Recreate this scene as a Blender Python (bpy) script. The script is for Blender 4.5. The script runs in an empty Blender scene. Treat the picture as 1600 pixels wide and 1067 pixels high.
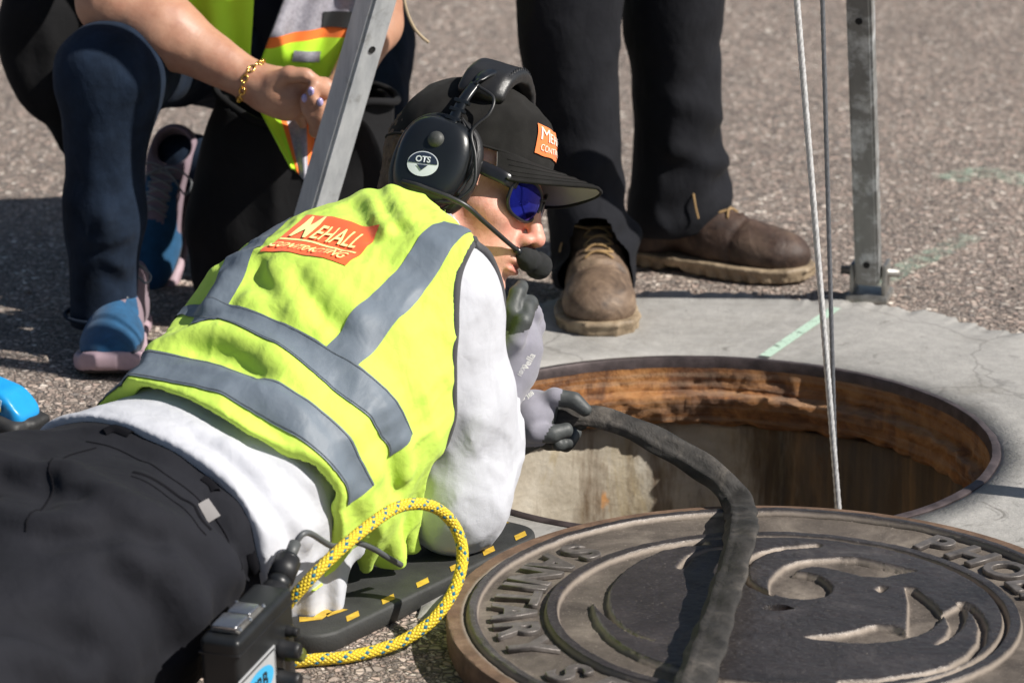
import bpy, bmesh, math, random
import numpy as np
from mathutils import Vector, Matrix
from mathutils.bvhtree import BVHTree

random.seed(7)
rng = np.random.default_rng(7)
SC = bpy.context.scene
COL = SC.collection

# ------------------------------------------------------------------ camera
CAM_LOC = np.array([-0.256, -3.97, 1.28])
PITCH = math.radians(16.0)
FPX = 5051.0                       # focal length in pixels of a 1600 px wide frame
cam_d = bpy.data.cameras.new('camera')
cam = bpy.data.objects.new('camera', cam_d)
COL.objects.link(cam)
cam.location = CAM_LOC
cam.rotation_euler = (math.pi / 2 - PITCH, 0, 0)
cam_d.sensor_width = 36.0
cam_d.lens = FPX * 36.0 / 1600.0
cam_d.clip_start = 0.05
cam_d.clip_end = 500
cam_d.dof.use_dof = True
cam_d.dof.focus_distance = 3.80
cam_d.dof.aperture_fstop = 7.6
SC.camera = cam

# ------------------------------------------------------------------ sky and sun
SUN_AZ = math.radians(-21)         # measured from +X
SUN_EL = math.radians(42)
world = bpy.data.worlds.new('World')
SC.world = world
world.use_nodes = True
wn = world.node_tree
for n in list(wn.nodes):
    wn.nodes.remove(n)
wo = wn.nodes.new('ShaderNodeOutputWorld')
wb = wn.nodes.new('ShaderNodeBackground')
ws = wn.nodes.new('ShaderNodeTexSky')
ws.sky_type = 'NISHITA'
ws.sun_disc = False
ws.sun_elevation = SUN_EL
ws.sun_rotation = math.pi / 2 - SUN_AZ
wb.inputs['Strength'].default_value = 0.052
wn.links.new(ws.outputs[0], wb.inputs[0])
wn.links.new(wb.outputs[0], wo.inputs[0])

sun_d = bpy.data.lights.new('sun', 'SUN')
sun_d.energy = 5.0
sun_d.angle = math.radians(0.53)
sun_d.color = (1.0, 0.95, 0.88)
sun = bpy.data.objects.new('sun', sun_d)
COL.objects.link(sun)
sdir = Vector((math.cos(SUN_AZ) * math.cos(SUN_EL), math.sin(SUN_AZ) * math.cos(SUN_EL), math.sin(SUN_EL)))
sun.rotation_euler = sdir.to_track_quat('Z', 'Y').to_euler()
sun.location = sdir * 8

SC.view_settings.view_transform = 'Standard'
SC.view_settings.look = 'None'
SC.view_settings.exposure = 0.38
SC.view_settings.gamma = 1.0
SC.view_settings.use_curve_mapping = False
SC.cycles.max_bounces = 6

# ------------------------------------------------------------------ measuring helpers
_fw = np.array([0, math.cos(PITCH), -math.sin(PITCH)])
_up = np.array([0, math.sin(PITCH), math.cos(PITCH)])

def at(px, py, Y):
    """the point at world depth Y that the photograph shows at px, py"""
    d = _fw + np.array([1., 0, 0]) * ((px - 800) / FPX) + _up * ((533.5 - py) / FPX)
    return CAM_LOC + d * ((Y - CAM_LOC[1]) / d[1])

def gz(px, py, z=0.0):
    d = _fw + np.array([1., 0, 0]) * ((px - 800) / FPX) + _up * ((533.5 - py) / FPX)
    return CAM_LOC + d * ((z - CAM_LOC[2]) / d[2])

V3 = lambda *a: np.array(a, dtype=float)
def unit(v):
    v = np.asarray(v, float)
    return v / np.linalg.norm(v)

# ------------------------------------------------------------------ object helpers
def empty(name, loc=(0, 0, 0)):
    o = bpy.data.objects.new(name, None)
    o.empty_display_size = 0.05
    COL.objects.link(o)
    o.location = loc
    return o

def tag(o, label=None, cat=None, group=None, kind=None):
    if label: o['label'] = label
    if cat: o['category'] = cat
    if group: o['group'] = group
    if kind: o['kind'] = kind
    return o

def link_mesh(name, me, m=None, parent=None):
    o = bpy.data.objects.new(name, me)
    COL.objects.link(o)
    if m is not None:
        me.materials.append(m)
    if parent is not None:
        o.parent = parent
        bpy.context.view_layer.update()
        o.matrix_parent_inverse = parent.matrix_world.inverted()
    return o

def from_arrays(name, v, f, m=None, parent=None, smooth=True, uv=None):
    me = bpy.data.meshes.new(name)
    v = np.asarray(v, dtype=np.float32)
    if isinstance(f, np.ndarray):
        k = f.shape[1]
        me.vertices.add(len(v)); me.vertices.foreach_set('co', v.ravel())
        me.loops.add(f.size); me.loops.foreach_set('vertex_index', f.ravel().astype(np.int32))
        me.polygons.add(len(f))
        me.polygons.foreach_set('loop_start', np.arange(0, f.size, k, dtype=np.int32))
        me.polygons.foreach_set('loop_total', np.full(len(f), k, dtype=np.int32))
        me.update(calc_edges=True)
        me.validate()
    else:
        me.from_pydata([tuple(map(float, p)) for p in v], [], f)
        me.update()
    if smooth:
        me.polygons.foreach_set('use_smooth', np.ones(len(me.polygons), dtype=bool))
    if uv is not None:
        ul = me.uv_layers.new(name='UVMap')
        li = np.zeros(len(me.loops), dtype=np.int32)
        me.loops.foreach_get('vertex_index', li)
        ul.data.foreach_set('uv', np.asarray(uv, dtype=np.float32)[li].ravel())
    return link_mesh(name, me, m, parent)

def bm_obj(name, bm, m=None, parent=None, smooth=False, bevel=0.0, seg=2):
    if bevel > 0:
        bmesh.ops.bevel(bm, geom=list(bm.edges), offset=bevel, segments=seg, affect='EDGES', profile=0.6)
    me = bpy.data.meshes.new(name)
    bm.to_mesh(me); bm.free()
    if smooth:
        for p in me.polygons: p.use_smooth = True
    return link_mesh(name, me, m, parent)

def frame_matrix(o, x, y, z):
    M = Matrix.Identity(4)
    for i in range(3):
        M[i][0], M[i][1], M[i][2], M[i][3] = x[i], y[i], z[i], o[i]
    return M

def box_bm(cx, cy, cz, sx, sy, sz, bm=None, M=None):
    bm = bm or bmesh.new()
    r = bmesh.ops.create_cube(bm, size=1.0)
    bmesh.ops.scale(bm, vec=(sx, sy, sz), verts=r['verts'])
    bmesh.ops.translate(bm, vec=(cx, cy, cz), verts=r['verts'])
    if M is not None:
        bmesh.ops.transform(bm, matrix=M, verts=r['verts'])
    return bm

def box_obj(name, c, s, m, parent=None, M=None, bevel=0.003, seg=2, smooth=True):
    bm = box_bm(0, 0, 0, *s)
    if bevel: bmesh.ops.bevel(bm, geom=list(bm.edges), offset=bevel, segments=seg, affect='EDGES', profile=0.6)
    T = (M if M is not None else Matrix.Identity(4)) @ Matrix.Translation(Vector(c))
    bmesh.ops.transform(bm, matrix=T, verts=bm.verts)
    o = bm_obj(name, bm, m, parent)
    if smooth: shade_auto(o)
    return o

def shade_auto(o, ang=35):
    me = o.data
    me.polygons.foreach_set('use_smooth', np.ones(len(me.polygons), dtype=bool))
    try:
        me.set_sharp_from_angle(angle=math.radians(ang))
    except Exception:
        pass

def lathe(name, prof, m, parent=None, M=None, n=48, closed=False, jitter=None):
    """profile of (radius, z) turned about local Z"""
    v, f = [], []
    k = len(prof)
    for i in range(n):
        a = 2 * math.pi * i / n
        for r, z in prof:
            v.append((r * math.cos(a), r * math.sin(a), z))
    for i in range(n):
        j = (i + 1) % n
        for q in range(k - 1 if not closed else k):
            w = (q + 1) % k
            f.append((i * k + q, j * k + q, j * k + w, i * k + w))
    v = np.array(v)
    if jitter is not None: v = jitter(v)
    if M is not None:
        v = (np.array(M)[:3, :3] @ v.T).T + np.array(M)[:3, 3]
    o = from_arrays(name, v, np.array(f), m, parent)
    try: o.data.set_sharp_from_angle(angle=math.radians(40))
    except Exception: pass
    return o

def spline(pts, n=12):
    """Catmull-Rom through the points"""
    P = np.array(pts, float)
    P = np.vstack([2 * P[0] - P[1], P, 2 * P[-1] - P[-2]])
    out = []
    for i in range(1, len(P) - 2):
        for t in np.linspace(0, 1, n, endpoint=False):
            a, b, c, d = P[i - 1], P[i], P[i + 1], P[i + 2]
            out.append(0.5 * (2 * b + (c - a) * t + (2 * a - 5 * b + 4 * c - d) * t * t + (3 * b - a - 3 * c + d) * t ** 3))
    out.append(P[-2])
    return np.array(out)

def resample(P, step):
    d = np.r_[0, np.cumsum(np.linalg.norm(np.diff(P, axis=0), axis=1))]
    n = max(2, int(d[-1] / step) + 1)
    s = np.linspace(0, d[-1], n)
    return np.stack([np.interp(s, d, P[:, i]) for i in range(P.shape[1])], axis=1), s

def tube(name, pts, radius, m, parent=None, nseg=12, sub=10, step=None, prof=None, up=None, cap=True, twist=0.0):
    """tube along a smooth path; prof(angle, s) gives (dx, dy) in units of radius"""
    P = spline(pts, sub) if len(pts) > 2 else np.array(pts, float)
    if step:
        P, s = resample(P, step)
    else:
        s = np.r_[0, np.cumsum(np.linalg.norm(np.diff(P, axis=0), axis=1))]
    T = np.gradient(P, axis=0)
    T /= np.linalg.norm(T, axis=1)[:, None]
    u = np.array(up if up is not None else (0, 0, 1.0), float)
    if abs(T[0] @ u) > 0.95: u = np.array([1.0, 0, 0])
    N = []
    cur = unit(u - T[0] * (T[0] @ u))
    for i in range(len(P)):
        if up is not None:
            c = u - T[i] * (T[i] @ u)
            if np.linalg.norm(c) > 0.2: cur = unit(c)
        cur = unit(cur - T[i] * (T[i] @ cur))
        N.append(cur)
    N = np.array(N); B = np.cross(T, N)
    rad = np.interp(np.linspace(0, 1, len(P)), np.linspace(0, 1, len(radius)), radius) if hasattr(radius, '__len__') else np.full(len(P), radius)
    v, uv = [], []
    for i in range(len(P)):
        for k in range(nseg):
            a = 2 * math.pi * k / nseg
            if prof: x, y = prof(a, s[i])
            else: x, y = math.cos(a), math.sin(a)
            v.append(P[i] + rad[i] * (N[i] * x + B[i] * y)); uv.append((k / nseg, s[i]))
    f = []
    for i in range(len(P) - 1):
        for k in range(nseg):
            j = (k + 1) % nseg
            f.append((i * nseg + k, i * nseg + j, (i + 1) * nseg + j, (i + 1) * nseg + k))
    fl = [tuple(q) for q in f]
    if cap:
        fl.append(tuple(range(nseg - 1, -1, -1)))
        fl.append(tuple((len(P) - 1) * nseg + k for k in range(nseg)))
    me = bpy.data.meshes.new(name)
    me.from_pydata([tuple(map(float, p)) for p in v], [], fl)
    me.update()
    me.polygons.foreach_set('use_smooth', np.ones(len(me.polygons), dtype=bool))
    ul = me.uv_layers.new(name='UVMap')
    li = np.zeros(len(me.loops), dtype=np.int32); me.loops.foreach_get('vertex_index', li)
    uva = np.array(uv, dtype=np.float32)[li]
    # keep the seam from wrapping
    li2 = li % nseg
    st = np.zeros(len(me.polygons), dtype=np.int32); me.polygons.foreach_get('loop_start', st)
    for p0 in st[: len(f)]:
        q = uva[p0:p0 + 4, 0]
        if q.max() - q.min() > 0.5: uva[p0:p0 + 4, 0][q < 0.5] += 1.0
    ul.data.foreach_set('uv', uva.ravel())
    o = link_mesh(name, me, m, parent)
    return o

def text_mesh(body, size, extrude=0.0, bevel=0.0, bold=0.0, shear=0.0, spacing=1.0):
    """lettering as plain mesh data (x right, y up, z out)"""
    cu = bpy.data.curves.new('lettering', 'FONT')
    cu.body = body; cu.size = size; cu.extrude = extrude; cu.bevel_depth = bevel
    cu.offset = bold; cu.shear = shear; cu.space_character = spacing
    cu.align_x = 'CENTER'; cu.align_y = 'CENTER'; cu.resolution_u = 4
    ob = bpy.data.objects.new('lettering', cu); COL.objects.link(ob)
    dg = bpy.context.evaluated_depsgraph_get()
    me = bpy.data.meshes.new_from_object(ob.evaluated_get(dg))
    bpy.data.objects.remove(ob); bpy.data.curves.remove(cu)
    return me

# ------------------------------------------------------------------ materials
def nodes_of(name):
    m = bpy.data.materials.new(name)
    m.use_nodes = True
    nt = m.node_tree
    b = nt.nodes['Principled BSDF']
    return m, nt, b

def N(nt, typ, **kw):
    n = nt.nodes.new(typ)
    for k, v in kw.items():
        if k in n.inputs: n.inputs[k].default_value = v
        else: setattr(n, k, v)
    return n

def ramp(nt, fac, stops):
    r = nt.nodes.new('ShaderNodeValToRGB')
    el = r.color_ramp.elements
    while len(el) < len(stops): el.new(0.5)
    for e, (p, c) in zip(el, stops):
        e.position = p; e.color = (*c, 1) if len(c) == 3 else c
    nt.links.new(fac, r.inputs[0])
    return r.outputs[0]

def coord(nt, scale=(1, 1, 1), kind='Object', rot=(0, 0, 0)):
    tc = nt.nodes.new('ShaderNodeTexCoord')
    mp = nt.nodes.new('ShaderNodeMapping')
    mp.inputs['Scale'].default_value = scale
    mp.inputs['Rotation'].default_value = rot
    nt.links.new(tc.outputs[kind], mp.inputs[0])
    return mp.outputs[0]

def noise(nt, vec, scale, detail=4, rough=0.55, dist=0.0):
    n = N(nt, 'ShaderNodeTexNoise', Scale=scale, Detail=detail, Roughness=rough, Distortion=dist)
    nt.links.new(vec, n.inputs['Vector'])
    return n.outputs['Fac']

def voro(nt, vec, scale, feature='F1', out='Distance', rand=1.0):
    n = nt.nodes.new('ShaderNodeTexVoronoi'); n.feature = feature
    n.inputs['Scale'].default_value = scale
    if 'Randomness' in n.inputs: n.inputs['Randomness'].default_value = rand
    nt.links.new(vec, n.inputs['Vector'])
    return n.outputs[out]

def mixc(nt, fac, a, b, mode='MIX'):
    m = nt.nodes.new('ShaderNodeMix'); m.data_type = 'RGBA'; m.blend_type = mode
    for s, val in ((0, fac), (6, a), (7, b)):
        if hasattr(val, 'is_linked'): nt.links.new(val, m.inputs[s])
        else: m.inputs[s].default_value = val if s == 0 else (*val, 1)
    return m.outputs[2]

def mth(nt, op, a, b=None, clamp=False):
    m = nt.nodes.new('ShaderNodeMath'); m.operation = op; m.use_clamp = clamp
    for s, val in ((0, a), (1, b)):
        if val is None: continue
        if hasattr(val, 'is_linked'): nt.links.new(val, m.inputs[s])
        else: m.inputs[s].default_value = val
    return m.outputs[0]

def bump(nt, b, h, strength=0.3, dist=0.002, prev=None):
    n = nt.nodes.new('ShaderNodeBump')
    n.inputs['Strength'].default_value = strength; n.inputs['Distance'].default_value = dist
    nt.links.new(h, n.inputs['Height'])
    if prev is not None: nt.links.new(prev, n.inputs['Normal'])
    nt.links.new(n.outputs[0], b.inputs['Normal'])
    return n.outputs[0]

def simple(name, col, rough=0.6, metal=0.0, var=0.12, vscale=30, bmp=0.0, bscale=300, bdist=0.001, spec=0.5, sheen=0.0, coat=0.0):
    """plain material with gentle tone variation and fine relief"""
    m, nt, b = nodes_of(name)
    vec = coord(nt)
    f = noise(nt, vec, vscale, 5, 0.6)
    lo = tuple(c * (1 - var) for c in col); hi = tuple(min(1, c * (1 + var)) for c in col)
    nt.links.new(ramp(nt, f, [(0.3, lo), (0.7, hi)]), b.inputs['Base Color'])
    b.inputs['Roughness'].default_value = rough
    b.inputs['Metallic'].default_value = metal
    b.inputs['Specular IOR Level'].default_value = spec
    if sheen: b.inputs['Sheen Weight'].default_value = sheen; b.inputs['Sheen Roughness'].default_value = 0.5
    if coat: b.inputs['Coat Weight'].default_value = coat; b.inputs['Coat Roughness'].default_value = 0.1
    if bmp: bump(nt, b, noise(nt, vec, bscale, 4, 0.6), bmp, bdist)
    return m

def cloth(name, col, rough=0.85, var=0.12, weave=900, wstr=0.25, vscale=14, crease=0.0, sheen=0.15, spec=0.25):
    m, nt, b = nodes_of(name)
    vec = coord(nt)
    f = noise(nt, vec, vscale, 6, 0.62)
    lo = tuple(c * (1 - var) for c in col); hi = tuple(min(1, c * (1 + var)) for c in col)
    nt.links.new(ramp(nt, f, [(0.3, lo), (0.7, hi)]), b.inputs['Base Color'])
    b.inputs['Roughness'].default_value = rough
    b.inputs['Specular IOR Level'].default_value = spec
    b.inputs['Sheen Weight'].default_value = sheen
    b.inputs['Sheen Roughness'].default_value = 0.6
    p = bump(nt, b, noise(nt, vec, weave, 2, 0.5), wstr, 0.0006)
    if crease:
        p = bump(nt, b, noise(nt, coord(nt, (1, 1, 0.6), rot=(0.5, 0.3, 0.6)), 30, 2, 0.45, 0.5), crease * 0.5, 0.014, p)
        bump(nt, b, noise(nt, coord(nt, (1, 0.45, 1), rot=(0.2, 0.5, 0.9)), 85, 2, 0.5, 0.4), crease * 0.35, 0.005, p)
    return m
# ------------------------------------------------------------------ implicit-surface modelling (bodies, clothing, boots, gloves)
def smin(a, b, k):
    if k <= 0: return np.minimum(a, b)
    h = np.clip(0.5 + 0.5 * (b - a) / k, 0, 1)
    return b * (1 - h) + a * h - k * h * (1 - h)

def smax(a, b, k):
    return -smin(-a, -b, k)

def cone(P, a, b, ra, rb):
    """tapered capsule"""
    a = np.asarray(a, float); b = np.asarray(b, float)
    ab = b - a; L2 = ab @ ab
    t = np.clip(((P - a) @ ab) / L2, 0, 1)
    d = np.linalg.norm(P - (a + t[:, None] * ab), axis=1)
    return d - (ra + (rb - ra) * t)

def chain(P, pts, rad, k=0.01):
    r = None
    for i in range(len(pts) - 1):
        d = cone(P, pts[i], pts[i + 1], rad[i], rad[i + 1])
        r = d if r is None else smin(r, d, k)
    return r

def ellip(P, c, ax, rad):
    """ellipsoid with axes ax (rows) and radii"""
    q = (P - np.asarray(c)) @ np.asarray(ax).T
    rad = np.asarray(rad, float)
    k0 = np.linalg.norm(q / rad, axis=1)
    k1 = np.linalg.norm(q / (rad * rad), axis=1)
    return k0 * (k0 - 1) / np.maximum(k1, 1e-6)

def rbox(P, c, ax, half, r):
    q = np.abs((P - np.asarray(c)) @ np.asarray(ax).T) - (np.asarray(half) - r)
    return np.linalg.norm(np.maximum(q, 0), axis=1) + np.minimum(q.max(axis=1), 0) - r

I3 = np.eye(3)

class Loft:
    """a limb or trunk: elliptical sections along a bent axis"""
    def __init__(self, c, w, t, side, n=6, power=2.0):
        c = np.array(c, float); m = len(c)
        x = np.arange(m); xx = np.linspace(0, m - 1, (m - 1) * n + 1)
        sp = spline(c, n)
        self.c = sp[:len(xx)]
        f = lambda a: np.interp(xx, x, np.broadcast_to(np.asarray(a, float), (m,)))
        self.w, self.t = f(w), f(t)
        sd = np.array(side, float)
        if sd.ndim == 1: sd = np.repeat(sd[None], m, 0)
        self.s = np.stack([np.interp(xx, x, sd[:, i]) for i in range(3)], 1)
        T = np.gradient(self.c, axis=0); T /= np.linalg.norm(T, axis=1)[:, None]
        self.s -= T * (self.s * T).sum(1)[:, None]
        self.s /= np.linalg.norm(self.s, axis=1)[:, None]
        self.u = np.cross(self.s, T); self.T = T
        self.u /= np.linalg.norm(self.u, axis=1)[:, None]
        self.L = np.r_[0, np.cumsum(np.linalg.norm(np.diff(self.c, axis=0), axis=1))]
        self.pw = power
    def locate(self, P):
        """per point: arc position s, lateral x, dorsal y, half widths"""
        best = np.full(len(P), 1e9); S = np.zeros(len(P)); X = S.copy(); Y = S.copy(); W = S.copy(); Tt = S.copy(); Z = S.copy()
        for i in range(len(self.c) - 1):
            a, b = self.c[i], self.c[i + 1]; ab = b - a; l2 = ab @ ab
            tr = ((P - a) @ ab) / l2
            t = np.clip(tr, 0, 1)
            q = P - (a + t[:, None] * ab)
            d = (q * q).sum(1)
            m = d < best
            if not m.any(): continue
            best[m] = d[m]; tm = t[m][:, None]
            s = self.s[i] * (1 - tm) + self.s[i + 1] * tm
            u = self.u[i] * (1 - tm) + self.u[i + 1] * tm
            X[m] = (q[m] * s).sum(1); Y[m] = (q[m] * u).sum(1)
            S[m] = self.L[i] + t[m] * (self.L[i + 1] - self.L[i])
            W[m] = self.w[i] * (1 - t[m]) + self.w[i + 1] * t[m]
            Tt[m] = self.t[i] * (1 - t[m]) + self.t[i + 1] * t[m]
            over = np.zeros(len(P))
            if i == 0: over = np.maximum(-tr, 0)
            if i == len(self.c) - 2: over = np.maximum(over, tr - 1)
            Z[m] = np.maximum(over[m], 0) * math.sqrt(l2)
        return S, X, Y, W, Tt, Z
    def __call__(self, P, loc=None):
        S, X, Y, W, T, Z = loc if loc is not None else self.locate(P)
        p = self.pw
        k = (np.abs(X / W) ** p + np.abs(Y / T) ** p) ** (1.0 / p)
        g = np.sqrt((X / W ** 2) ** 2 + (Y / T ** 2) ** 2) / np.maximum(np.sqrt((X / W) ** 2 + (Y / T) ** 2), 1e-5)
        d = (k - 1) / np.maximum(g, 1e-4)
        d = np.where(k < 0.25, -0.75 * np.minimum(W, T), d)
        return np.where(Z > 1e-6, np.where(d > 0, np.sqrt(np.maximum(d, 0) ** 2 + Z ** 2), np.maximum(d, -0.05 + Z)), d)

def seg_dist(P, pts):
    r = np.full(len(P), 1e9)
    for a, b in zip(pts[:-1], pts[1:]):
        a = np.asarray(a); ab = np.asarray(b) - a
        t = np.clip(((P - a) @ ab) / max(ab @ ab, 1e-12), 0, 1)
        r = np.minimum(r, np.linalg.norm(P - (a + t[:, None] * ab), axis=1))
    return r

class Folds:
    """ridges and valleys of cloth: list of (points, width, height)"""
    def __init__(self, items): self.items = items
    def __call__(self, P):
        h = np.zeros(len(P))
        for pts, w, a in self.items:
            pts = np.array(pts)
            lo = pts.min(0) - 3 * w; hi = pts.max(0) + 3 * w
            m = ((P > lo) & (P < hi)).all(1)
            if not m.any(): continue
            d = seg_dist(P[m], pts)
            w = max(w, 0.008); a = float(np.clip(a, -0.75 * w, 0.75 * w))
            h[m] += a * np.exp(-(d / w) ** 2)
        return h

def _hash(ix, iy, iz, seed):
    n = (ix * 374761393 + iy * 668265263 + iz * 2147483647 + seed * 1274126177) & 0xffffffff
    n = ((n ^ (n >> 13)) * 1274126177) & 0xffffffff
    n = n ^ (n >> 16)
    return (n & 0xffff) / 32767.5 - 1.0

def vnoise(P, scale, seed=0, stretch=None):
    """smooth value noise in -1..1"""
    q = P * scale
    if stretch is not None:
        q = q @ np.asarray(stretch).T
    i = np.floor(q).astype(np.int64); f = q - i
    f = f * f * f * (f * (f * 6 - 15) + 10)
    r = 0
    for dx in (0, 1):
        wx = f[:, 0] if dx else 1 - f[:, 0]
        for dy in (0, 1):
            wy = f[:, 1] if dy else 1 - f[:, 1]
            for dz in (0, 1):
                wz = f[:, 2] if dz else 1 - f[:, 2]
                r = r + wx * wy * wz * _hash(i[:, 0] + dx, i[:, 1] + dy, i[:, 2] + dz, seed)
    return r

def crease(P, scale, seed, stretch=None):
    """sharp-crested cloth creases, 0..1"""
    n = vnoise(P, scale, seed, stretch)
    return 1.0 - np.minimum(1.0, np.abs(n) * 2.4)

def along(d, k):
    """stretch space so that features run along d, k times longer"""
    d = unit(d)
    return np.eye(3) - np.outer(d, d) * (1 - 1.0 / k)

def sdf_arrays(fn, lo, hi, h):
    lo = np.asarray(lo, float); hi = np.asarray(hi, float)
    B = 4
    n = np.ceil((hi - lo) / (h * B)).astype(int)
    g = [lo[i] + (np.arange(n[i]) + 0.5) * h * B for i in range(3)]
    C = np.stack(np.meshgrid(*g, indexing='ij'), -1).reshape(-1, 3)
    fc = fn(C)
    act = np.abs(fc) < h * B * 0.87 * 1.3 + 0.004
    nn = n * B
    V = np.repeat(np.repeat(np.repeat(np.where(fc > 0, 1.0, -1.0).reshape(n), B, 0), B, 1), B, 2).astype(np.float32)
    ai = np.argwhere(act.reshape(n))
    off = np.stack(np.meshgrid(range(B), range(B), range(B), indexing='ij'), -1).reshape(-1, 3)
    idx = (ai[:, None, :] * B + off[None]).reshape(-1, 3)
    for s in range(0, len(idx), 400000):
        q = idx[s:s + 400000]
        V[q[:, 0], q[:, 1], q[:, 2]] = fn(lo + (q + 0.5) * h)
    # surface nets
    sg = V < 0
    cs = np.zeros(tuple(nn - 1), dtype=np.int8)
    for dx in (0, 1):
        for dy in (0, 1):
            for dz in (0, 1):
                cs += sg[dx:nn[0] - 1 + dx, dy:nn[1] - 1 + dy, dz:nn[2] - 1 + dz]
    cell = (cs > 0) & (cs < 8)
    ci = np.argwhere(cell)
    num = -np.ones(cell.shape, dtype=np.int64); num[cell] = np.arange(len(ci))
    acc = np.zeros((len(ci), 3)); cnt = np.zeros(len(ci))
    cor = [(0, 0, 0), (1, 0, 0), (0, 1, 0), (1, 1, 0), (0, 0, 1), (1, 0, 1), (0, 1, 1), (1, 1, 1)]
    vals = [V[ci[:, 0] + c[0], ci[:, 1] + c[1], ci[:, 2] + c[2]].astype(float) for c in cor]
    for a in range(8):
        for b in range(a + 1, 8):
            df = np.array(cor[b]) - np.array(cor[a])
            if np.abs(df).sum() != 1: continue
            va, vb = vals[a], vals[b]
            m = (va < 0) != (vb < 0)
            t = va[m] / (va[m] - vb[m])
            acc[m] += np.array(cor[a]) + t[:, None] * df
            cnt[m] += 1
    vert = lo + (ci + acc / cnt[:, None] + 0.5) * h
    faces = []
    for ax in range(3):
        o1, o2 = (ax + 1) % 3, (ax + 2) % 3
        sl0 = [slice(1, -1)] * 3; sl1 = [slice(1, -1)] * 3
        sl0[ax] = slice(0, -1); sl1[ax] = slice(1, None)
        A = sg[tuple(sl0)]; Bm = sg[tuple(sl1)]
        e = np.argwhere(A != Bm)
        base = e.copy(); base[:, o1] += 1; base[:, o2] += 1
        inside = sg[base[:, 0], base[:, 1], base[:, 2]]
        def cellid(d1, d2):
            q = base.copy(); q[:, o1] += d1; q[:, o2] += d2
            return num[q[:, 0], q[:, 1], q[:, 2]]
        f = np.stack([cellid(-1, -1), cellid(0, -1), cellid(0, 0), cellid(-1, 0)], 1)
        f[~inside] = f[~inside][:, ::-1]
        faces.append(f)
    F = np.vstack(faces)
    F = F[(F >= 0).all(1)]
    return vert, F

def relax(v, f, it=1, w=0.5):
    for _ in range(it):
        acc = np.zeros_like(v); c = np.zeros(len(v))
        for a in range(4):
            b = (a + 1) % 4
            for i, j in ((a, b), (b, a)):
                np.add.at(acc, f[:, i], v[f[:, j]]); np.add.at(c, f[:, i], 1)
        v = v * (1 - w) + w * acc / np.maximum(c, 1)[:, None]
    return v

def drop_islands(v, f, least=400):
    lab = np.arange(len(v))
    e = np.vstack([f[:, [0, 1]], f[:, [1, 2]], f[:, [2, 3]]])
    for _ in range(400):
        m = np.minimum(lab[e[:, 0]], lab[e[:, 1]])
        new = lab.copy()
        np.minimum.at(new, e[:, 0], m); np.minimum.at(new, e[:, 1], m)
        new = new[new]
        if (new == lab).all(): break
        lab = new
    cnt = np.bincount(lab, minlength=len(v))
    keep = cnt[lab] >= least
    idx = -np.ones(len(v), dtype=np.int64); idx[keep] = np.arange(keep.sum())
    return v[keep], idx[f[keep[f[:, 0]]]]

def sdf_obj(name, fn, lo, hi, h, m, parent=None, sm=1, attr=None):
    v, f = sdf_arrays(fn, lo, hi, h)
    if len(v) > 8000: v, f = drop_islands(v, f)
    if sm: v = relax(v, f, sm)
    o = from_arrays(name, v, f, m, parent)
    if attr:
        for nm, g in attr.items():
            a = o.data.attributes.new(nm, 'FLOAT', 'POINT')
            a.data.foreach_set('value', g(v).astype(np.float32))
    return o

def trace(fn, px, py, t0=3.0, t1=6.5):
    """where the sight line through px, py first meets the surface"""
    d = _fw + np.array([1., 0, 0]) * ((px - 800) / FPX) + _up * ((533.5 - py) / FPX)
    d = d / np.linalg.norm(d)
    t = t0
    for _ in range(160):
        p = CAM_LOC + d * t
        v = float(fn(p[None])[0])
        if v < 0.0006: return p
        t += max(v * 0.8, 0.0006)
        if t > t1: return None
    return CAM_LOC + d * t
# ================================================================== THE PLACE
RC = V3(-0.012, 0.012, 0)           # centre of the manhole
R_OPEN = 0.372

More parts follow.
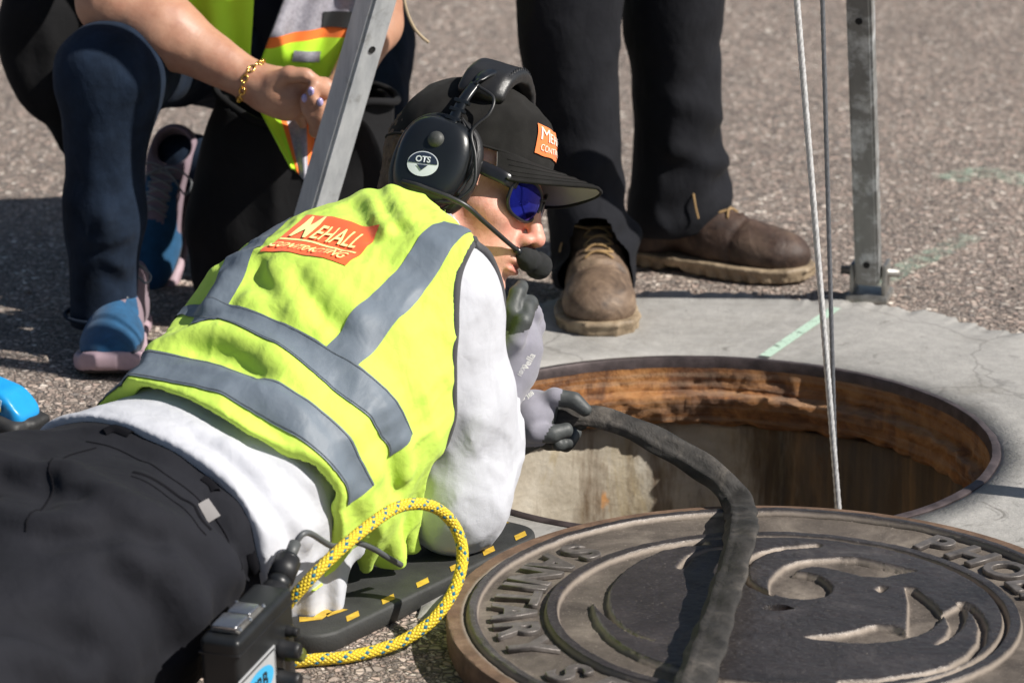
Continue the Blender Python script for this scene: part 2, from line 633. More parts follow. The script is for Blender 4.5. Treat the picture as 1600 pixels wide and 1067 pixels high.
def asphalt_mat():
    m, nt, b = nodes_of('weathered_asphalt')
    vec = coord(nt)
    warp = N(nt, 'ShaderNodeTexNoise', Scale=60.0, Detail=2.0)
    nt.links.new(vec, warp.inputs['Vector'])
    sub = nt.nodes.new('ShaderNodeVectorMath'); sub.operation = 'MULTIPLY_ADD'
    nt.links.new(warp.outputs['Color'], sub.inputs[0]); sub.inputs[1].default_value = (0.006, 0.006, 0.006)
    nt.links.new(vec, sub.inputs[2])
    v2 = sub.outputs[0]
    cell = voro(nt, v2, 95, 'F1', 'Color'); d1 = voro(nt, v2, 95, 'DISTANCE_TO_EDGE')
    cell2 = voro(nt, v2, 240, 'F1', 'Color'); d2 = voro(nt, v2, 240, 'DISTANCE_TO_EDGE')
    sep = nt.nodes.new('ShaderNodeSeparateColor'); nt.links.new(cell, sep.inputs[0])
    sep2 = nt.nodes.new('ShaderNodeSeparateColor'); nt.links.new(cell2, sep2.inputs[0])
    stones = [(0.0, (0.07, 0.06, 0.056)), (0.16, (0.33, 0.285, 0.255)), (0.34, (0.50, 0.395, 0.335)), (0.52, (0.20, 0.185, 0.175)), (0.70, (0.60, 0.515, 0.445)), (0.86, (0.40, 0.305, 0.265)), (1.0, (0.85, 0.80, 0.72))]
    c1 = ramp(nt, sep.outputs[0], stones); c2 = ramp(nt, sep2.outputs[1], stones)
    big = mth(nt, 'GREATER_THAN', sep.outputs[2], 0.42)
    stone = mixc(nt, big, c2, c1)
    e1 = ramp(nt, d1, [(0.0, (0, 0, 0)), (0.16, (1, 1, 1))]); e2 = ramp(nt, d2, [(0.0, (0, 0, 0)), (0.2, (1, 1, 1))])
    edge = mixc(nt, big, e2, e1)
    grit = noise(nt, vec, 900, 3, 0.7)
    binder = ramp(nt, grit, [(0.3, (0.05, 0.045, 0.042)), (0.7, (0.21, 0.185, 0.165))])
    colr = mixc(nt, edge, binder, stone)
    blot = noise(nt, vec, 2.2, 5, 0.6)
    tint = ramp(nt, blot, [(0.3, (0.96, 0.93, 0.91)), (0.7, (1.24, 1.19, 1.15))])
    colr = mixc(nt, 1.0, colr, tint, 'MULTIPLY')
    nt.links.new(colr, b.inputs['Base Color'])
    b.inputs['Roughness'].default_value = 0.88
    b.inputs['Specular IOR Level'].default_value = 0.3
    h = mth(nt, 'MULTIPLY', edge, mth(nt, 'ADD', sep.outputs[1], 0.5))
    p = bump(nt, b, h, 0.85, 0.005)
    bump(nt, b, grit, 0.5, 0.0015, p)
    return m

def concrete_mat(name, lo=(0.25, 0.243, 0.23), hi=(0.43, 0.415, 0.39), stain=0.0):
    m, nt, b = nodes_of(name)
    vec = coord(nt)
    f = mth(nt, 'ADD', mth(nt, 'MULTIPLY', noise(nt, vec, 4.5, 7, 0.65, 0.6), 0.6), mth(nt, 'MULTIPLY', noise(nt, vec, 60, 5, 0.7), 0.4))
    c = ramp(nt, f, [(0.33, lo), (0.5, tuple((a + b_) / 2 for a, b_ in zip(lo, hi))), (0.66, hi)])
    spots = noise(nt, vec, 13, 4, 0.7, 1.5)
    c = mixc(nt, ramp(nt, spots, [(0.61, (0, 0, 0)), (0.72, (0.65, 0.65, 0.65))]), c, (0.12, 0.113, 0.10))
    pores = voro(nt, vec, 330)
    c = mixc(nt, ramp(nt, pores, [(0.10, (0.6, 0.6, 0.6)), (0.2, (0, 0, 0))]), c, (0.12, 0.115, 0.105))
    wv = N(nt, 'ShaderNodeTexNoise', Scale=7.0, Detail=5.0); nt.links.new(vec, wv.inputs['Vector'])
    wa = nt.nodes.new('ShaderNodeVectorMath'); wa.operation = 'MULTIPLY_ADD'; nt.links.new(wv.outputs['Color'], wa.inputs[0]); wa.inputs[1].default_value = (0.16, 0.16, 0.16); nt.links.new(vec, wa.inputs[2])
    ck = voro(nt, wa.outputs[0], 2.3, 'DISTANCE_TO_EDGE')
    ckm = ramp(nt, ck, [(0.002, (0.40, 0.40, 0.40)), (0.006, (0, 0, 0))])
    c = mixc(nt, ckm, c, (0.07, 0.065, 0.06))
    grime = noise(nt, vec, 3.2, 6, 0.7, 1.0)
    c = mixc(nt, ramp(nt, grime, [(0.48, (0, 0, 0)), (0.68, (0.55, 0.55, 0.55))]), c, (0.19, 0.175, 0.15))
    nt.links.new(c, b.inputs['Base Color'])
    b.inputs['Roughness'].default_value = 0.8
    b.inputs['Specular IOR Level'].default_value = 0.35
    p = bump(nt, b, noise(nt, vec, 180, 5, 0.7), 0.5, 0.002)
    bump(nt, b, noise(nt, vec, 22, 4, 0.6), 0.4, 0.006, p)
    return m

M_ASPH = asphalt_mat()
M_CONC = concrete_mat('trowelled_concrete')

# ground: one sheet from the edge of the concrete collar out to the horizon
def ring_sheet(name, radii, z, m, n=160, edge=None):
    v, f = [], []
    for j, r in enumerate(radii):
        for i in range(n):
            a = 2 * math.pi * i / n
            rr = r + (edge(a) if edge and j in (len(radii) - 1,) else 0)
            v.append((RC[0] + rr * math.cos(a), RC[1] + rr * math.sin(a), z))
    for j in range(len(radii) - 1):
        for i in range(n):
            k = (i + 1) % n
            f.append((j * n + i, (j + 1) * n + i, (j + 1) * n + k, j * n + k))
    return from_arrays(name, v, np.array(f)[:, ::-1] * 1, m, smooth=False)

ground = ring_sheet('ground', [0.46, 0.7, 1.0, 1.6, 2.6, 5, 12, 40, 160], 0.0, M_ASPH)
ground.data.flip_normals()
tag(ground, kind='structure')

def collar_edge(a):
    return 0.012 * math.sin(5 * a + 1) + 0.008 * math.sin(13 * a) + 0.006 * math.sin(31 * a + 2) + 0.004 * math.sin(57 * a) + 0.05 * math.cos(a - 2.2) * 0.3 + 0.005 * math.sin(97 * a + 1.3) + 0.004 * math.sin(151 * a + 0.4) + 0.003 * math.sin(229 * a)
vv, ff = [], []
n = 720
prof = [(0.3835, -0.02), (0.3840, 0.0050), (0.43, 0.0062), (0.55, 0.0066), (0.66, 0.0062), (0.712, 0.0052), (0.718, 0.0005)]
for i in range(n):
    a = 2 * math.pi * i / n
    for j, (r, z) in enumerate(prof):
        e = collar_edge(a) * max(0, (r - 0.5) / 0.218)
        vv.append((RC[0] + (r + e) * math.cos(a), RC[1] + (r + e) * math.sin(a), z))
k = len(prof)
for i in range(n):
    for j in range(k - 1):
        ff.append((i * k + j, i * k + j + 1, ((i + 1) % n) * k + j + 1, ((i + 1) % n) * k + j))
collar = from_arrays('concrete_collar', vv, np.array(ff), M_CONC)
collar.data.flip_normals()
tag(collar, kind='structure')

# sprayed layout marks: pale green paint, thin and broken
def paint_mat(name='faded_green_paint', lo=0.47, hi=0.58):
    m, nt, b = nodes_of(name)
    vec = coord(nt)
    b.inputs['Base Color'].default_value = (0.42, 0.62, 0.47, 1)
    b.inputs['Roughness'].default_value = 0.8
    amax = 0.85 if lo < 0.4 else 0.38
    a = ramp(nt, mth(nt, 'ADD', mth(nt, 'MULTIPLY', noise(nt, vec, 45, 4, 0.7), 0.55), mth(nt, 'MULTIPLY', noise(nt, vec, 260, 3, 0.7), 0.45)), [(lo, (0, 0, 0)), (hi, (amax, amax, amax))])
    nt.links.new(a, b.inputs['Alpha'])
    return m
M_PAINT = paint_mat()
M_PAINT2 = paint_mat('pale_green_line_paint', 0.36, 0.46)
M_PAINT2.node_tree.nodes['Principled BSDF'].inputs['Base Color'].default_value = (0.50, 0.68, 0.55, 1)
def paint_strip(pts, w, z, parent, m=None):
    P = spline([np.array([p[0], p[1], z]) for p in pts], 6)
    T = np.gradient(P, axis=0); T /= np.linalg.norm(T, axis=1)[:, None]
    S = np.stack([-T[:, 1], T[:, 0], 0 * T[:, 0]], 1)
    v = np.vstack([P + S * w, P - S * w]); q = len(P)
    f = np.array([(i, i + 1, q + i + 1, q + i) for i in range(q - 1)])
    o = from_arrays('paint_mark', v, f[:, ::-1].copy(), m or M_PAINT, parent, smooth=False)
    return o
paint_strip([gz(1195, 566), gz(1250, 528), gz(1306, 490)], 0.0085, 0.0095, collar, M_PAINT2)
paint_strip([gz(1306, 487), gz(1400, 430), gz(1520, 372)], 0.022, 0.0045, ground)
paint_strip([gz(1480, 285), gz(1540, 272), gz(1620, 292)], 0.035, 0.0045, ground)

# loose grit lying about on the near asphalt and along the collar edge
def grit():
    bm = bmesh.new()
    base = bmesh.new(); bmesh.ops.create_icosphere(base, subdivisions=1, radius=1.0)
    bv = np.array([v.co[:] for v in base.verts]); bf = [[v.index for v in f.verts] for f in base.faces]; base.free()
    V, F = [], []
    for i in range(900):
        if i < 420:
            a = rng.uniform(0, 2 * math.pi); r = 0.715 + rng.normal(0.02, 0.03); x, y = RC[0] + r * math.cos(a), RC[1] + r * math.sin(a)
        else:
            x, y = rng.uniform(-1.1, 1.0), rng.uniform(-1.1, 1.6)
        if math.hypot(x - RC[0], y - RC[1]) < 0.70: continue
        s = rng.uniform(0.0012, 0.0042) * (1.5 if rng.random() < 0.12 else 1)
        q = bv * s * rng.uniform(0.6, 1.2, 3) + rng.normal(0, s * 0.15, bv.shape)
        o = len(V) * 0 + sum(len(t) for t in V)
        V.append(q + np.array([x, y, s * 0.45])); F += [[o + t for t in tri] for tri in bf]
    m = simple('loose_stone', (0.33, 0.28, 0.24), 0.9, var=0.55, vscale=70)
    o = from_arrays('loose_grit', np.vstack(V), F, m, smooth=False)
    tag(o, 'fine loose grit and stone chips scattered on the asphalt', 'grit', kind='stuff')
grit()

# ------------------------------------------------------------------ manhole frame and shaft
def rust_mat():
    m, nt, b = nodes_of('rusted_iron')
    vec = coord(nt)
    f = noise(nt, vec, 14, 7, 0.7, 0.8)
    c = ramp(nt, f, [(0.25, (0.045, 0.022, 0.014)), (0.42, (0.17, 0.065, 0.022)), (0.55, (0.36, 0.155, 0.045)), (0.68, (0.46, 0.24, 0.09)), (0.8, (0.42, 0.33, 0.25))])
    sp = nt.nodes.new('ShaderNodeSeparateXYZ'); nt.links.new(vec, sp.inputs[0])
    lines = noise(nt, coord(nt, (3, 3, 160)), 1.0, 3, 0.6)
    c = mixc(nt, ramp(nt, lines, [(0.45, (0, 0, 0)), (0.7, (0.55, 0.55, 0.55))]), c, (0.40, 0.30, 0.21))
    nt.links.new(c, b.inputs['Base Color'])
    b.inputs['Roughness'].default_value = 0.85
    p = bump(nt, b, noise(nt, vec, 150, 6, 0.75), 0.9, 0.004)
    bump(nt, b, noise(nt, vec, 500, 3, 0.7), 0.5, 0.0015, p)
    return m
M_RUST = rust_mat()
M_IRONEDGE = simple('worn_frame_iron', (0.075, 0.058, 0.058), 0.5, 0.4, var=0.5, vscale=40, bmp=0.4, bscale=160)

MH = Matrix.Translation(Vector(RC))
def rough_ring(amp, fz):
    def j(v):
        r = np.hypot(v[:, 0], v[:, 1])
        d = amp * (vnoise(v, 60, 3) * 0.5 + vnoise(v, 22, 4) * 0.7 + 0.5 * vnoise(v, 130, 5)) * np.clip((-v[:, 2] - 0.006) / 0.02, 0, 1)
        k = 1 - d / r
        v = v.copy(); v[:, 0] *= k; v[:, 1] *= k
        v[:, 2] += fz * vnoise(v, 45, 8) * np.clip((-v[:, 2] - 0.03) / 0.02, 0, 1)
        return v
    return j
frame = empty('manhole', RC)
tag(frame, 'open round manhole with rusty iron rim and stained concrete shaft', 'manhole')
lathe('rim', [(0.371, -0.0065), (0.3715, 0.005), (0.3730, 0.0085), (0.381, 0.0085), (0.3838, 0.0065), (0.3838, -0.02)], M_IRONEDGE, frame, MH, 180, jitter=lambda v: v * (1 + 0.0025 * vnoise(v, 50, 2)[:, None]))
pr = [(0.3708, -0.006), (0.3712, -0.010), (0.3706, -0.015)] + [(0.371 + 0.001 * math.sin(i), -0.020 - 0.003 * i) for i in range(1, 7)] + [(0.366, -0.041), (0.357, -0.042), (0.354, -0.0445), (0.354, -0.050)] + [(0.3545 + 0.0012 * i, -0.050 - 0.004 * i) for i in range(1, 9)] + [(0.368, -0.086), (0.378, -0.090), (0.40, -0.093), (0.44, -0.094)]
lathe('seat_wall', pr, M_RUST, frame, MH, 360, jitter=rough_ring(0.006, 0.006))

def shaft_mat():
    m, nt, b = nodes_of('stained_shaft_concrete')
    vec = coord(nt)
    f = noise(nt, vec, 7, 7, 0.65, 0.5)
    c = ramp(nt, f, [(0.3, (0.27, 0.225, 0.16)), (0.5, (0.44, 0.39, 0.31)), (0.7, (0.58, 0.54, 0.46))])
    run = noise(nt, coord(nt, (7, 7, 2.2)), 1.0, 6, 0.7, 0.8)
    c = mixc(nt, ramp(nt, run, [(0.5, (0, 0, 0)), (0.66, (0.75, 0.75, 0.75))]), c, (0.30, 0.21, 0.06))
    run2 = noise(nt, coord(nt, (17, 17, 3.0), rot=(0, 0, 1)), 1.0, 6, 0.7, 0.3)
    c = mixc(nt, ramp(nt, run2, [(0.52, (0, 0, 0)), (0.68, (0.85, 0.85, 0.85))]), c, (0.10, 0.055, 0.022))
    rs = noise(nt, coord(nt, (20, 20, 9)), 1.0, 4, 0.6)
    c = mixc(nt, ramp(nt, rs, [(0.66, (0, 0, 0)), (0.7, (0.9, 0.9, 0.9))]), c, (0.50, 0.24, 0.08))
    # shade put into the colour of one side, with rust streaks in it
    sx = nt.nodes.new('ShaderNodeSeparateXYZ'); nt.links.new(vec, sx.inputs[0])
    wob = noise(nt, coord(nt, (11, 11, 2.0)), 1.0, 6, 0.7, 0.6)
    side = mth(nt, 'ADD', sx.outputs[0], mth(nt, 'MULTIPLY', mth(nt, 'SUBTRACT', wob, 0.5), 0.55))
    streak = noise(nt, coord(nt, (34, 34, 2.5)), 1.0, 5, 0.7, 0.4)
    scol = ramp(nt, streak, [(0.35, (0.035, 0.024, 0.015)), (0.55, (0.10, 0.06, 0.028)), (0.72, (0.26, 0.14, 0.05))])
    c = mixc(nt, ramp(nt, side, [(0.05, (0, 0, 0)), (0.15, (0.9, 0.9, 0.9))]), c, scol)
    nt.links.new(c, b.inputs['Base Color'])
    b.inputs['Roughness'].default_value = 0.75
    p = bump(nt, b, noise(nt, vec, 120, 6, 0.7), 0.5, 0.003)
    bump(nt, b, noise(nt, vec, 12, 3, 0.6), 0.4, 0.012, p)
    return m
shaft = frame
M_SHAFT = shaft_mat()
def shaft_j(v):
    r = np.hypot(v[:, 0], v[:, 1])
    k = 1 - (0.004 * vnoise(v, 18, 13) + 0.002 * vnoise(v, 60, 14)) / np.maximum(r, 0.2)
    v = v.copy(); v[:, 0] *= k; v[:, 1] *= k
    return v
# precast sections with a joint between them
tilt = Matrix.Rotation(math.radians(9), 4, V3(0.3, 1, 0))
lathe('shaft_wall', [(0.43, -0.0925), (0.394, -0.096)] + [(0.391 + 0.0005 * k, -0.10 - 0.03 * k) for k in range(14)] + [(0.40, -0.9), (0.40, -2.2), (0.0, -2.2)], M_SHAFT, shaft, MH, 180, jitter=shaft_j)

# ------------------------------------------------------------------ iron lid with city emblem
LC = V3(0.035, -0.703, 0.0)
LT = 0.043
RLID = 0.362
S_ = lambda pts: np.array([(x, (y - 0.02) * 1.07) for x, y in pts])
left = [(-0.0676, 0.2186), (-0.0931, 0.2124), (-0.1208, 0.2001), (-0.1448, 0.1726), (-0.1644, 0.1426), (-0.1777, 0.1101), (-0.1846, 0.081), (-0.187, 0.0468), (-0.1854, 0.0187), (-0.1812, -0.0062), (-0.1722, -0.0308), (-0.1592, -0.0496), (-0.1423, -0.0641)]
lcres = [(-0.2046, 0.0468), (-0.2039, 0.0187), (-0.1992, -0.0144), (-0.1902, -0.047), (-0.1757, -0.0789), (-0.1574, -0.1051), (-0.1299, -0.1309)]
lcres_in = [(-0.2016, 0.0468), (-0.1962, 0.0243), (-0.187, -0.0007), (-0.1741, -0.0281), (-0.1592, -0.052), (-0.1423, -0.0641)]
fe_out = [(0.0439, -0.1724), (0.082, -0.1674), (0.131, -0.1512), (0.162, -0.1309), (0.1849, -0.1025), (0.2011, -0.0683), (0.2094, -0.0253), (0.2087, 0.0076), (0.2028, 0.0299), (0.1964, 0.0383)]
arc = [(0.2405 * math.cos(math.radians(a)), 0.2405 * math.sin(math.radians(a)) / 1.07 + 0.02) for a in range(108, 281, 6)]
R1 = S_(arc + [(0.03, -0.178), (-0.03, -0.176), (-0.075, -0.165), (-0.1, -0.152)] + lcres[::-1] + lcres_in + left[::-1])
R2 = S_([(-0.0086, 0.0741), (-0.008, 0.0926), (-0.0054, 0.1101), (0.0029, 0.1307), (0.0135, 0.1485), (0.0291, 0.1623), (0.0462, 0.1696), (0.0778, 0.1756), (0.0982, 0.1726), (0.1175, 0.1605), (0.1368, 0.1485), (0.1576, 0.1337), (0.14, 0.128), (0.1216, 0.118), (0.0964, 0.121), (0.074, 0.1386), (0.0585, 0.1466), (0.0444, 0.1495), (0.0315, 0.1436), (0.0214, 0.1325), (0.0364, 0.1277), (0.0478, 0.1189), (0.0564, 0.1013), (0.0594, 0.0868), (0.0567, 0.0724), (0.0507, 0.0621), (0.038, 0.0553), (0.0258, 0.053), (0.0062, 0.0581)])
R3 = S_([(0.0184, -0.055), (0.0564, -0.0443), (0.077, -0.0335), (0.0876, -0.0253), (0.0978, -0.0215), (0.1131, -0.0253), (0.1201, -0.0324), (0.1273, -0.0405), (0.1335, 0.0021), (0.1396, 0.0468), (0.1412, 0.085), (0.150, 0.082), (0.158, 0.06), (0.166, 0.035), (0.1703, 0.0087), (0.1647, -0.0117), (0.1512, -0.0335), (0.1337, -0.0496), (0.1127, -0.063), (0.0848, -0.0704), (0.0636, -0.0694), (0.0352, -0.0619)])
R4 = S_([(0.1703, 0.0087), (0.1744, 0.0021), (0.1748, -0.0253), (0.1677, -0.0496), (0.153, -0.0736), (0.1699, -0.055), (0.1848, -0.0308), (0.1951, 0.0021), (0.1964, 0.0383), (0.186, 0.028)])
R5 = S_([(0.1079, 0.081), (0.1137, 0.088), (0.1193, 0.0839), (0.113, 0.0724)])
STROKES = [(S_([(0.0563, 0.2124), (0.0182, 0.2062), (-0.008, 0.1909), (-0.0263, 0.1666), (-0.0339, 0.1396), (-0.0333, 0.1101), (-0.0258, 0.0868), (-0.0092, 0.0667)]), 0.0042),
           (S_([(-0.1027, 0.1456), (-0.0907, 0.1787), (-0.0686, 0.2019), (-0.045, 0.2075)]), 0.0038),
           (S_(fe_out + [(0.1951, 0.0383)]), 0.0040)]

def poly_sd(P, poly):
    """signed distance in the plane, inside negative"""
    d = np.full(len(P), 1e9); ins = np.zeros(len(P), bool)
    n = len(poly)
    for i in range(n):
        a = poly[i]; b = poly[(i + 1) % n]; e = b - a; w = P - a
        t = np.clip((w @ e) / max(e @ e, 1e-12), 0, 1)
        d = np.minimum(d, np.linalg.norm(w - t[:, None] * e, axis=1))
        c = (a[1] > P[:, 1]) != (b[1] > P[:, 1])
        xi = a[0] + (P[:, 1] - a[1]) * (b[0] - a[0]) / (e[1] if abs(e[1]) > 1e-9 else 1e-9)
        ins ^= c & (P[:, 0] < xi)
    return np.where(ins, -d, d)
def line_d(P, pts):
    r = np.full(len(P), 1e9)
    for a, b in zip(pts[:-1], pts[1:]):
        e = b - a; w = P - a; t = np.clip((w @ e) / max(e @ e, 1e-12), 0, 1)
        r = np.minimum(r, np.linalg.norm(w - t[:, None] * e, axis=1))
    return r
def sst(a, b, x):
    t = np.clip((x - a) / (b - a), 0, 1); return t * t * (3 - 2 * t)

def lid_height(P):
    """1 = raised face, 0 = recessed"""
    r = np.hypot(P[:, 0], P[:, 1])
    s = 0.0022
    up = sst(0.341, 0.3385, r) * sst(0.327, 0.3295, r) + sst(0.2565, 0.254, r)
    groove = sst(s, -s, np.abs(r - 0.2385) - 0.0028)
    rec = groove
    for R in (R1, R2, R3, R4, R5):
        rec = np.maximum(rec, sst(0.003, -0.0025, poly_sd(P, R)))
    for pts, w in STROKES:
        rec = np.maximum(rec, sst(0.0025, -0.0025, line_d(P, pts) - w))
    up = up * (1 - rec)
    up = up + 0.35 * sst(0.3415, 0.344, r)            # flange outside the outer ring
    hole = sst(0.009, 0.006, np.hypot((P[:, 0] + 0.004) / 1.9, P[:, 1] - 0.006))
    return up, hole

radii = np.unique(np.r_[np.linspace(0.0015, 0.236, 108), np.linspace(0.236, 0.262, 16), np.linspace(0.262, 0.322, 16), np.linspace(0.322, 0.348, 16), np.linspace(0.348, 0.3585, 5)])
na = 640
aa = np.arange(na) * 2 * math.pi / na
RR, AA = np.meshgrid(radii, aa, indexing='ij')
P2 = np.stack([(RR * np.cos(AA)).ravel(), (RR * np.sin(AA)).ravel()], 1)
upv, holev = lid_height(P2)
P3 = np.c_[P2, np.zeros(len(P2))]
zz = LT - 0.0080 * (1 - upv) - 0.022 * holev + 0.0004 * vnoise(P3, 160, 1) + 0.0005 * vnoise(P3, 40, 2)
verts = np.c_[P2, zz]
q = len(radii)
idx = np.arange(q * na).reshape(q, na)
f = np.stack([idx[:-1], idx[1:], np.roll(idx, -1, 1)[1:], np.roll(idx, -1, 1)[:-1]], -1).reshape(-1, 4)
# rounded shoulder, side wall and underside
side = [(0.3607, LT - 0.0052), (0.362, LT - 0.0075), (0.3622, LT - 0.012), (0.3615, 0.012), (0.358, 0.003), (0.345, 0.0085)]
sv = []
for r, z in side:
    sv.append(np.c_[r * np.cos(aa), r * np.sin(aa), np.full(na, z) + (0.0006 * np.sin(aa * 40) if 0.003 < z < LT - 0.006 else 0)])
verts = np.vstack([verts] + sv)
last = idx[-1]
for j in range(len(side)):
    cur = q * na + j * na + np.arange(na)
    f = np.vstack([f, np.stack([last, cur, np.roll(cur, -1), np.roll(last, -1)], -1)])
    last = cur
upall = np.r_[upv, np.full(len(sv) * na, 0.3)]
def iron_mat():
    m, nt, b = nodes_of('worn_cast_iron')
    vec = coord(nt)
    at_ = nt.nodes.new('ShaderNodeAttribute'); at_.attribute_name = 'raised'
    g = nt.nodes.new('ShaderNodeAttribute'); g.attribute_name = 'rimness'
    n1 = noise(nt, vec, 11, 7, 0.68, 0.6); n2 = noise(nt, vec, 170, 5, 0.7)
    dark = ramp(nt, n1, [(0.3, (0.027, 0.0235, 0.0235)), (0.55, (0.052, 0.045, 0.0445)), (0.75, (0.10, 0.087, 0.082))])
    dust = ramp(nt, n1, [(0.3, (0.055, 0.045, 0.038)), (0.5, (0.115, 0.095, 0.079)), (0.72, (0.23, 0.195, 0.16))])
    w = mth(nt, 'ADD', at_.outputs['Fac'], mth(nt, 'MULTIPLY', mth(nt, 'SUBTRACT', n2, 0.5), 0.8))
    c = mixc(nt, ramp(nt, w, [(0.25, (0, 0, 0)), (0.85, (1, 1, 1))]), dust, dark)
    em = mth(nt, 'MULTIPLY', ramp(nt, at_.outputs['Fac'], [(0.05, (0, 0, 0)), (0.4, (1, 1, 1)), (0.6, (1, 1, 1)), (0.97, (0, 0, 0))]), 0.6)
    c = mixc(nt, em, c, (0.36, 0.30, 0.245))
    spk = ramp(nt, noise(nt, vec, 420, 2, 0.7), [(0.62, (0, 0, 0)), (0.72, (0.6, 0.6, 0.6))])
    c = mixc(nt, spk, c, (0.36, 0.31, 0.26))
    rust = ramp(nt, noise(nt, vec, 30, 6, 0.7), [(0.25, (0.07, 0.042, 0.028)), (0.55, (0.17, 0.105, 0.068)), (0.8, (0.29, 0.20, 0.135))])
    c = mixc(nt, g.outputs['Fac'], c, rust)
    nt.links.new(c, b.inputs['Base Color'])
    b.inputs['Metallic'].default_value = 0.25
    rr = ramp(nt, w, [(0.2, (0.85, 0.85, 0.85)), (0.9, (0.36, 0.36, 0.36))])
    nt.links.new(rr, b.inputs['Roughness'])
    p = bump(nt, b, noise(nt, vec, 260, 5, 0.75), 0.55, 0.0012)
    bump(nt, b, noise(nt, vec, 45, 4, 0.6), 0.3, 0.002, p)
    return m
M_IRON = iron_mat()
lid = empty('manhole_cover', LC)
tag(lid, 'round cast iron manhole lid with bird emblem, lying on the pavement', 'manhole cover')
plate = from_arrays('plate', verts + LC, f, M_IRON, lid)
rall = np.hypot(verts[:, 0], verts[:, 1])
for nm, val in (('raised', upall), ('rimness', sst(0.3435, 0.348, rall))):
    a = plate.data.attributes.new(nm, 'FLOAT', 'POINT'); a.data.foreach_set('value', val.astype(np.float32))
try: plate.data.set_sharp_from_angle(angle=math.radians(50))
except Exception: pass

M_LETTER = simple('polished_letter_iron', (0.13, 0.115, 0.105), 0.45, 0.3, var=0.45, vscale=60, bmp=0.4, bscale=300)
def lid_letters(txt, angs, inward, r=0.2915):
    for ch, a in zip(txt, angs):
        a = math.radians(a)
        me = text_mesh(ch, 0.067, 0.0016, 0.0016, 0.0006)
        rad = Vector((math.cos(a), math.sin(a), 0)); tan = Vector((-math.sin(a), math.cos(a), 0))
        up, right = (-rad, tan) if inward else (rad, -tan)
        M = frame_matrix(LC + np.array([r * math.cos(a), r * math.sin(a), LT - 0.0052]), right, up, Vector((0, 0, 1)))
        me.transform(M)
        o = link_mesh('letter', me, M_LETTER, lid)
lid_letters('SANITARYSEWER', [137.5, 147.5, 156.5, 163.5, 170.5, 179.5, 189.5, 199.5, 216.5, 227, 238.5, 250.5, 261], True)
lid_letters('PHOENIX', [49, 38.5, 27.5, 17.5, 7.5, 0, -7.5], False)
# pick-hole slug of rusty dirt
bmx = bmesh.new(); bmesh.ops.create_icosphere(bmx, subdivisions=2, radius=1.0)
bmesh.ops.scale(bmx, vec=(0.014, 0.006, 0.006), verts=bmx.verts)
for v in bmx.verts: v.co += Vector(rng.normal(0, 0.0008, 3))
bmesh.ops.translate(bmx, vec=tuple(LC + V3(-0.006, 0.006, LT - 0.013)), verts=bmx.verts)
bm_obj('pick_hole_dirt', bmx, M_RUST, lid, smooth=True)
# ------------------------------------------------------------------ tripod over the hole
def alu_mat(name='scuffed_aluminium', grime=0.58, k=1.0):
    m, nt, b = nodes_of(name)
    vec = coord(nt)
    n1 = noise(nt, coord(nt, (40, 40, 6)), 1.0, 6, 0.7)
    c = ramp(nt, n1, [(0.3, (0.42, 0.44, 0.46)), (0.6, (0.62, 0.64, 0.65)), (0.8, (0.74, 0.74, 0.72))])
    d = noise(nt, vec, 22, 6, 0.7)
    c = mixc(nt, ramp(nt, d, [(grime, (0, 0, 0)), (grime + 0.17, (0.75, 0.75, 0.75))]), c, (0.16 * k, 0.15 * k, 0.13 * k))
    nt.links.new(c, b.inputs['Base Color'])
    b.inputs['Metallic'].default_value = 0.3 if k == 1.0 else 0.5
    b.inputs['Roughness'].default_value = 0.5
    bump(nt, b, noise(nt, coord(nt, (300, 300, 20)), 1.0, 4, 0.7), 0.2, 0.001)
    return m
M_ALU = alu_mat()
M_ALU_SHADED = alu_mat('shaded_aluminium', 0.36, 0.7)  # extra grime darkens this copy to stand for shade on the back leg
M_STEEL = simple('dull_steel', (0.30, 0.29, 0.27), 0.5, 0.8, var=0.35, vscale=60, bmp=0.2)
M_BLACKHOLE = simple('dark_bore', (0.012, 0.012, 0.012), 0.9)
M_RUBBER = simple('black_rubber', (0.022, 0.022, 0.023), 0.6, var=0.3, bmp=0.2)
APEX = V3(0.10, 0.03, 1.9)
tripod = empty('rescue_tripod', (APEX[0], APEX[1], 0))
tag(tripod, 'aluminium tripod with square tube legs standing over the manhole', 'tripod')

